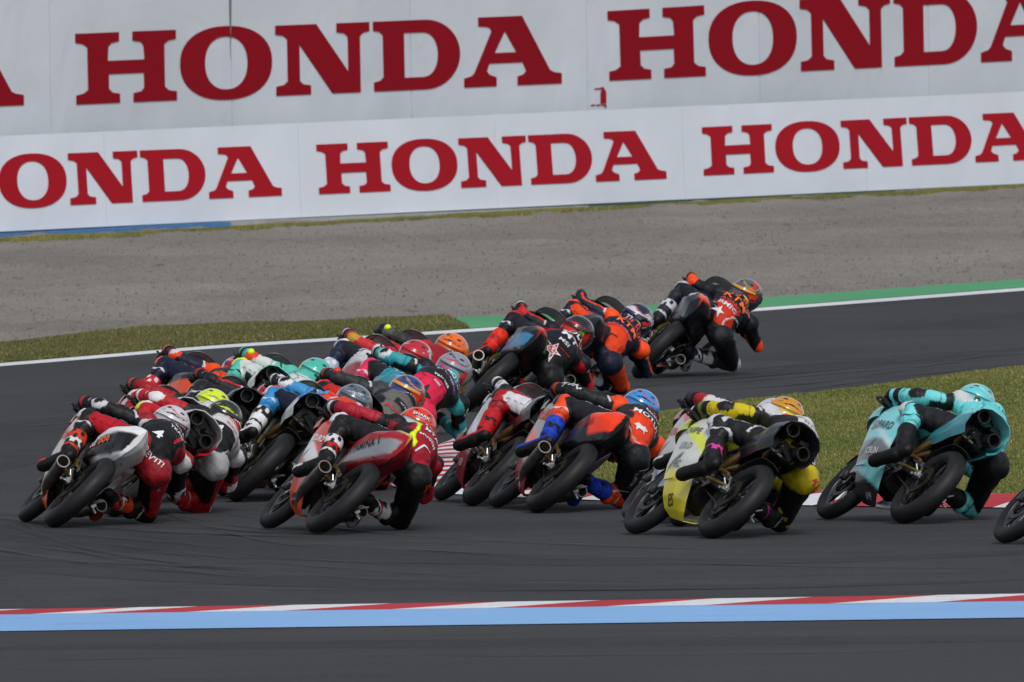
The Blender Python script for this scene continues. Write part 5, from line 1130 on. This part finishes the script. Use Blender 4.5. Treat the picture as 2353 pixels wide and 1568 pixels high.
# orange and black 12
r, Mx = motorcycle(1218, 1181, 12, 47, 'black motorcycle with a bright orange tail and silver-tipped left exhaust, right of centre', 'A',
    tail3('#101012', '#f83c10', '#0e0e11', '', -.03, .20, .06), fair2('#9a9490', '#a01820', '#f2603c', .30, (.46, .56)), plain('#a89088'), ('#c8cacc', K), plain('#131316'),
    [('t', 'Red Bull', '#8c2018', (.12, .05), .72, .02), ('t', 'AJP', '#c03030', (.12, .06), .1, -.0), ('f', 'Red Bull', '#c82020', (.34, .09), .80, .62), ('f', 'XR', '#d8d8d8', (.06, .05), .64, .22)])
person(Mx, 'rider in black and orange with royal blue boots and a sky blue helmet',
    dict(base='#15171c', th='#17191e', th2='#17191e', sh='#e8481a', kn='#e8481a', ua='#17191e', fa='#15161a', low='#e8421a', seat='#15171c', mid='#22242a', up='#1c1e24', sho='#1c1e24', hump='#1c1c20', cap='#e8481a', band='#e8481a', side='#1c1e22', side2='#383234', inner='#15171c'),
    ('#3c8cd0', '#3484cc', '#131a30', '#c02c50', 'arch'), ('#14309c', '#1c44b8', '#101010'), ('#15161a', '#b83018'), '#1a1a1c', [L('Red Bull', '#d04048', .05, 'back', -.02), L('KTM', '#d85018', .05, 'back', .12), L('RACING', W, .026, 'back', .25), L('MOTUL', W, .05, 'back', .38), L('*bull', W, .13, 'back', .72, 0, .11), L('inemotion', '#d8b8b0', .025, 'back', .90), L('FURYGAN', W, .045, 'thigh', .42), L('FURYGAN', '#c8c8cc', .038, 'fa', .5), L('12', '#b8b8bc', .06, 'thighr', .25), L('FURYGAN', '#b8b8bc', .035, 'thighr', .6)], htxt=[('JR', '#e0204c', .04, .2, -.02), ('SHOEI', '#d8e8f0', .018, -.9, -.01)])
# bike hidden behind the yellow one
r, Mx = motorcycle(1545, 1212, 14, 46, 'white and red motorcycle with gold forks, mostly hidden behind the yellow one', 'B',
    tail2('#8c8c90', '#b01c28', '', '#222222'), fair2('#b8b8b8', '#c8c8cc', '#c8707a', .34, (.72, .84)), plain('#c87880'), ('#b8babc', K), plain('#b0b0b4'), [('f', 'NISSIN', '#b84858', (.22, .06), .86, .56), ('f', 'RTL', '#3050a0', (.1, .05), .75, .32)])
person(Mx, 'rider with a white, blue and red helmet showing behind the golden helmet',
    dict(base='#b0202c', ua='#c8c4c8', fa='#b01c28', up='#282a30', low='#282a30', th='#282a30', cap='#2c2c30'),
    ('#c8c8cc', '#c02838', '#3878b0', '#c8c8cc', 'arch'), (K, '#c8c8cc', RD), (K, '#30303c'), '#c8c8c8', [], pose=dict(dz=-.02, dy=.01))
# yellow bike
r, Mx = motorcycle(1621, 1240, 22.5, 46, 'yellow and silver motorcycle with a black open tail and two black pipes', 'B',
    tail2('#20242c', '#16181c', '', '#101114'), fair2('#d0d2cc', '#e4d41c', '#dce450', .36, (.64, .72)), plain('#d4dc60'), ('#2a2a2e', K), plain('#d0d030'),
    [('f', 'CAIPE', '#6c7068', (.24, .05), .86, .66), ('f', 'GOLD', '#8a8c88', (.2, .05), .82, .54), ('f', 'HRC', '#6c6c50', (.13, .05), .78, .40), ('f', 'ES', '#17170f', (.09, .05), .72, .24)])
person(Mx, 'rider in black, white and yellow with pink-flecked black boots and a golden yellow helmet',
    dict(base='#18181b', th='#c8c8cc', th2='#c8c8cc', thR='#b8a414', ths='#18181b', sh='#1a1c20', sh2='#c8c8c8', kn='#1c1e22', kn2=W, ua='#18181b', ua2='#c8b418', fa='#c8b418', low='#1c1c1e', seat='#c4b018', mid='#202024', up='#1a1a1c', sho='#1a1a1c', hump='#c8c8c4', cap='#c8c8cc', side2='#1a1a1c', inner='#151518', elb='#1c1c1e'),
    ('#d08c14', '#d8bc3c', '#1c1a14', '#d08c14', 'arch'), (K, '#1c1c1e', '#c83c90'), (K, '#6c6c30'), '#c8c8c8', [L('BASE', '#303438', .04, 'back', -.02), L('*rect', '#c8c8c4', .07, 'back', .25, .0, .2), L('SNIPE', '#50707c', .04, 'back', .25), L('S', '#c8c8cc', .10, 'back', .75, -.10), L('KYB', '#c02838', .04, 'thighr', .1), L('FURYGAN', '#28280c', .04, 'thighr', .55), L('RAYLE', '#c8c8cc', .035, 'thigh', .35)], htxt=[('5', '#e02060', .05, .1, -.02)], pose=dict(dz=.045, dy=.05))
# turquoise bike
r, Mx = motorcycle(2063, 1206, 22.3, 46, 'turquoise and grey motorcycle with a black belly and twin pipes under its turquoise tail', 'B',
    tail2('#74d0d2', '#3f8c98', '', '#101418'), fair2('#86d4d8', '#16191e', '#b8d8dc', .24, (.56, .60), '#6e7276'), plain('#80d0d4'), (K, K), plain('#3aa8a4'),
    [('f', 'LEOPARD', '#48686c', (.34, .06), .84, .60), ('f', 'ICBUN', '#d8d8dc', (.2, .045), .74, .40), ('f', 'ALPHA', '#b8b8bc', (.1, .025), .62, .20)])
person(Mx, 'rider in turquoise and black with black boots and a turquoise helmet',
    dict(base='#62c4c8', th='#15171c', th2='#16181e', ths='#15171c', sh='#6ecfd2', sh2='#6ecfd2', kn='#17191e', kn2='#d8d8dc', ua='#17191e', ua2='#6ecfd2', fa='#6ecfd2', low='#58b8bc', mid='#68c8cc', up='#6ecfd2', sho='#6ecfd2', hump='#6ecfd2', cap='#c4c8c8', elb='#17191e', seat='#16181e', side='#6ecfd2', side2='#58b8bc'),
    ('#68c8cc', '#5cc0c4', '#20383c', '#c8d0d0', 'plain'), ('#121214', '#131316', '#1c1c20'), (K, '#6ecfd2'), '#c8c8cc', [L('MACNA', W, .05, 'thigh', .35), L('ALFA', '#2a5860', .04, 'back', .1), L('ALFA', '#2a5860', .04, 'back', .6, -.1)], htxt=[('n', '#182024', .05, .1, -.0)], pose=dict(dz=.05, dy=.05))
# bike entering at the right edge
r, Mx = motorcycle(2470, 1262, 21, 46, 'black and white motorcycle entering at the right edge, only its front wheel in view', 'A',
    tail3('#1c1c20', '#2a2a2e', '#141416'), fair2('#b8b8bc', '#1a1a1c', '#c02028'), plain('#1a1a1c'), ('#c8c8cc', K), plain('#1a1a1c'))
person(Mx, 'rider just outside the right edge of the view, in plain black',
    dict(base='#18181b'), ('#c8c8cc', '#202020', K, W, 'arch'), (K, W, RD), (K, W), W)
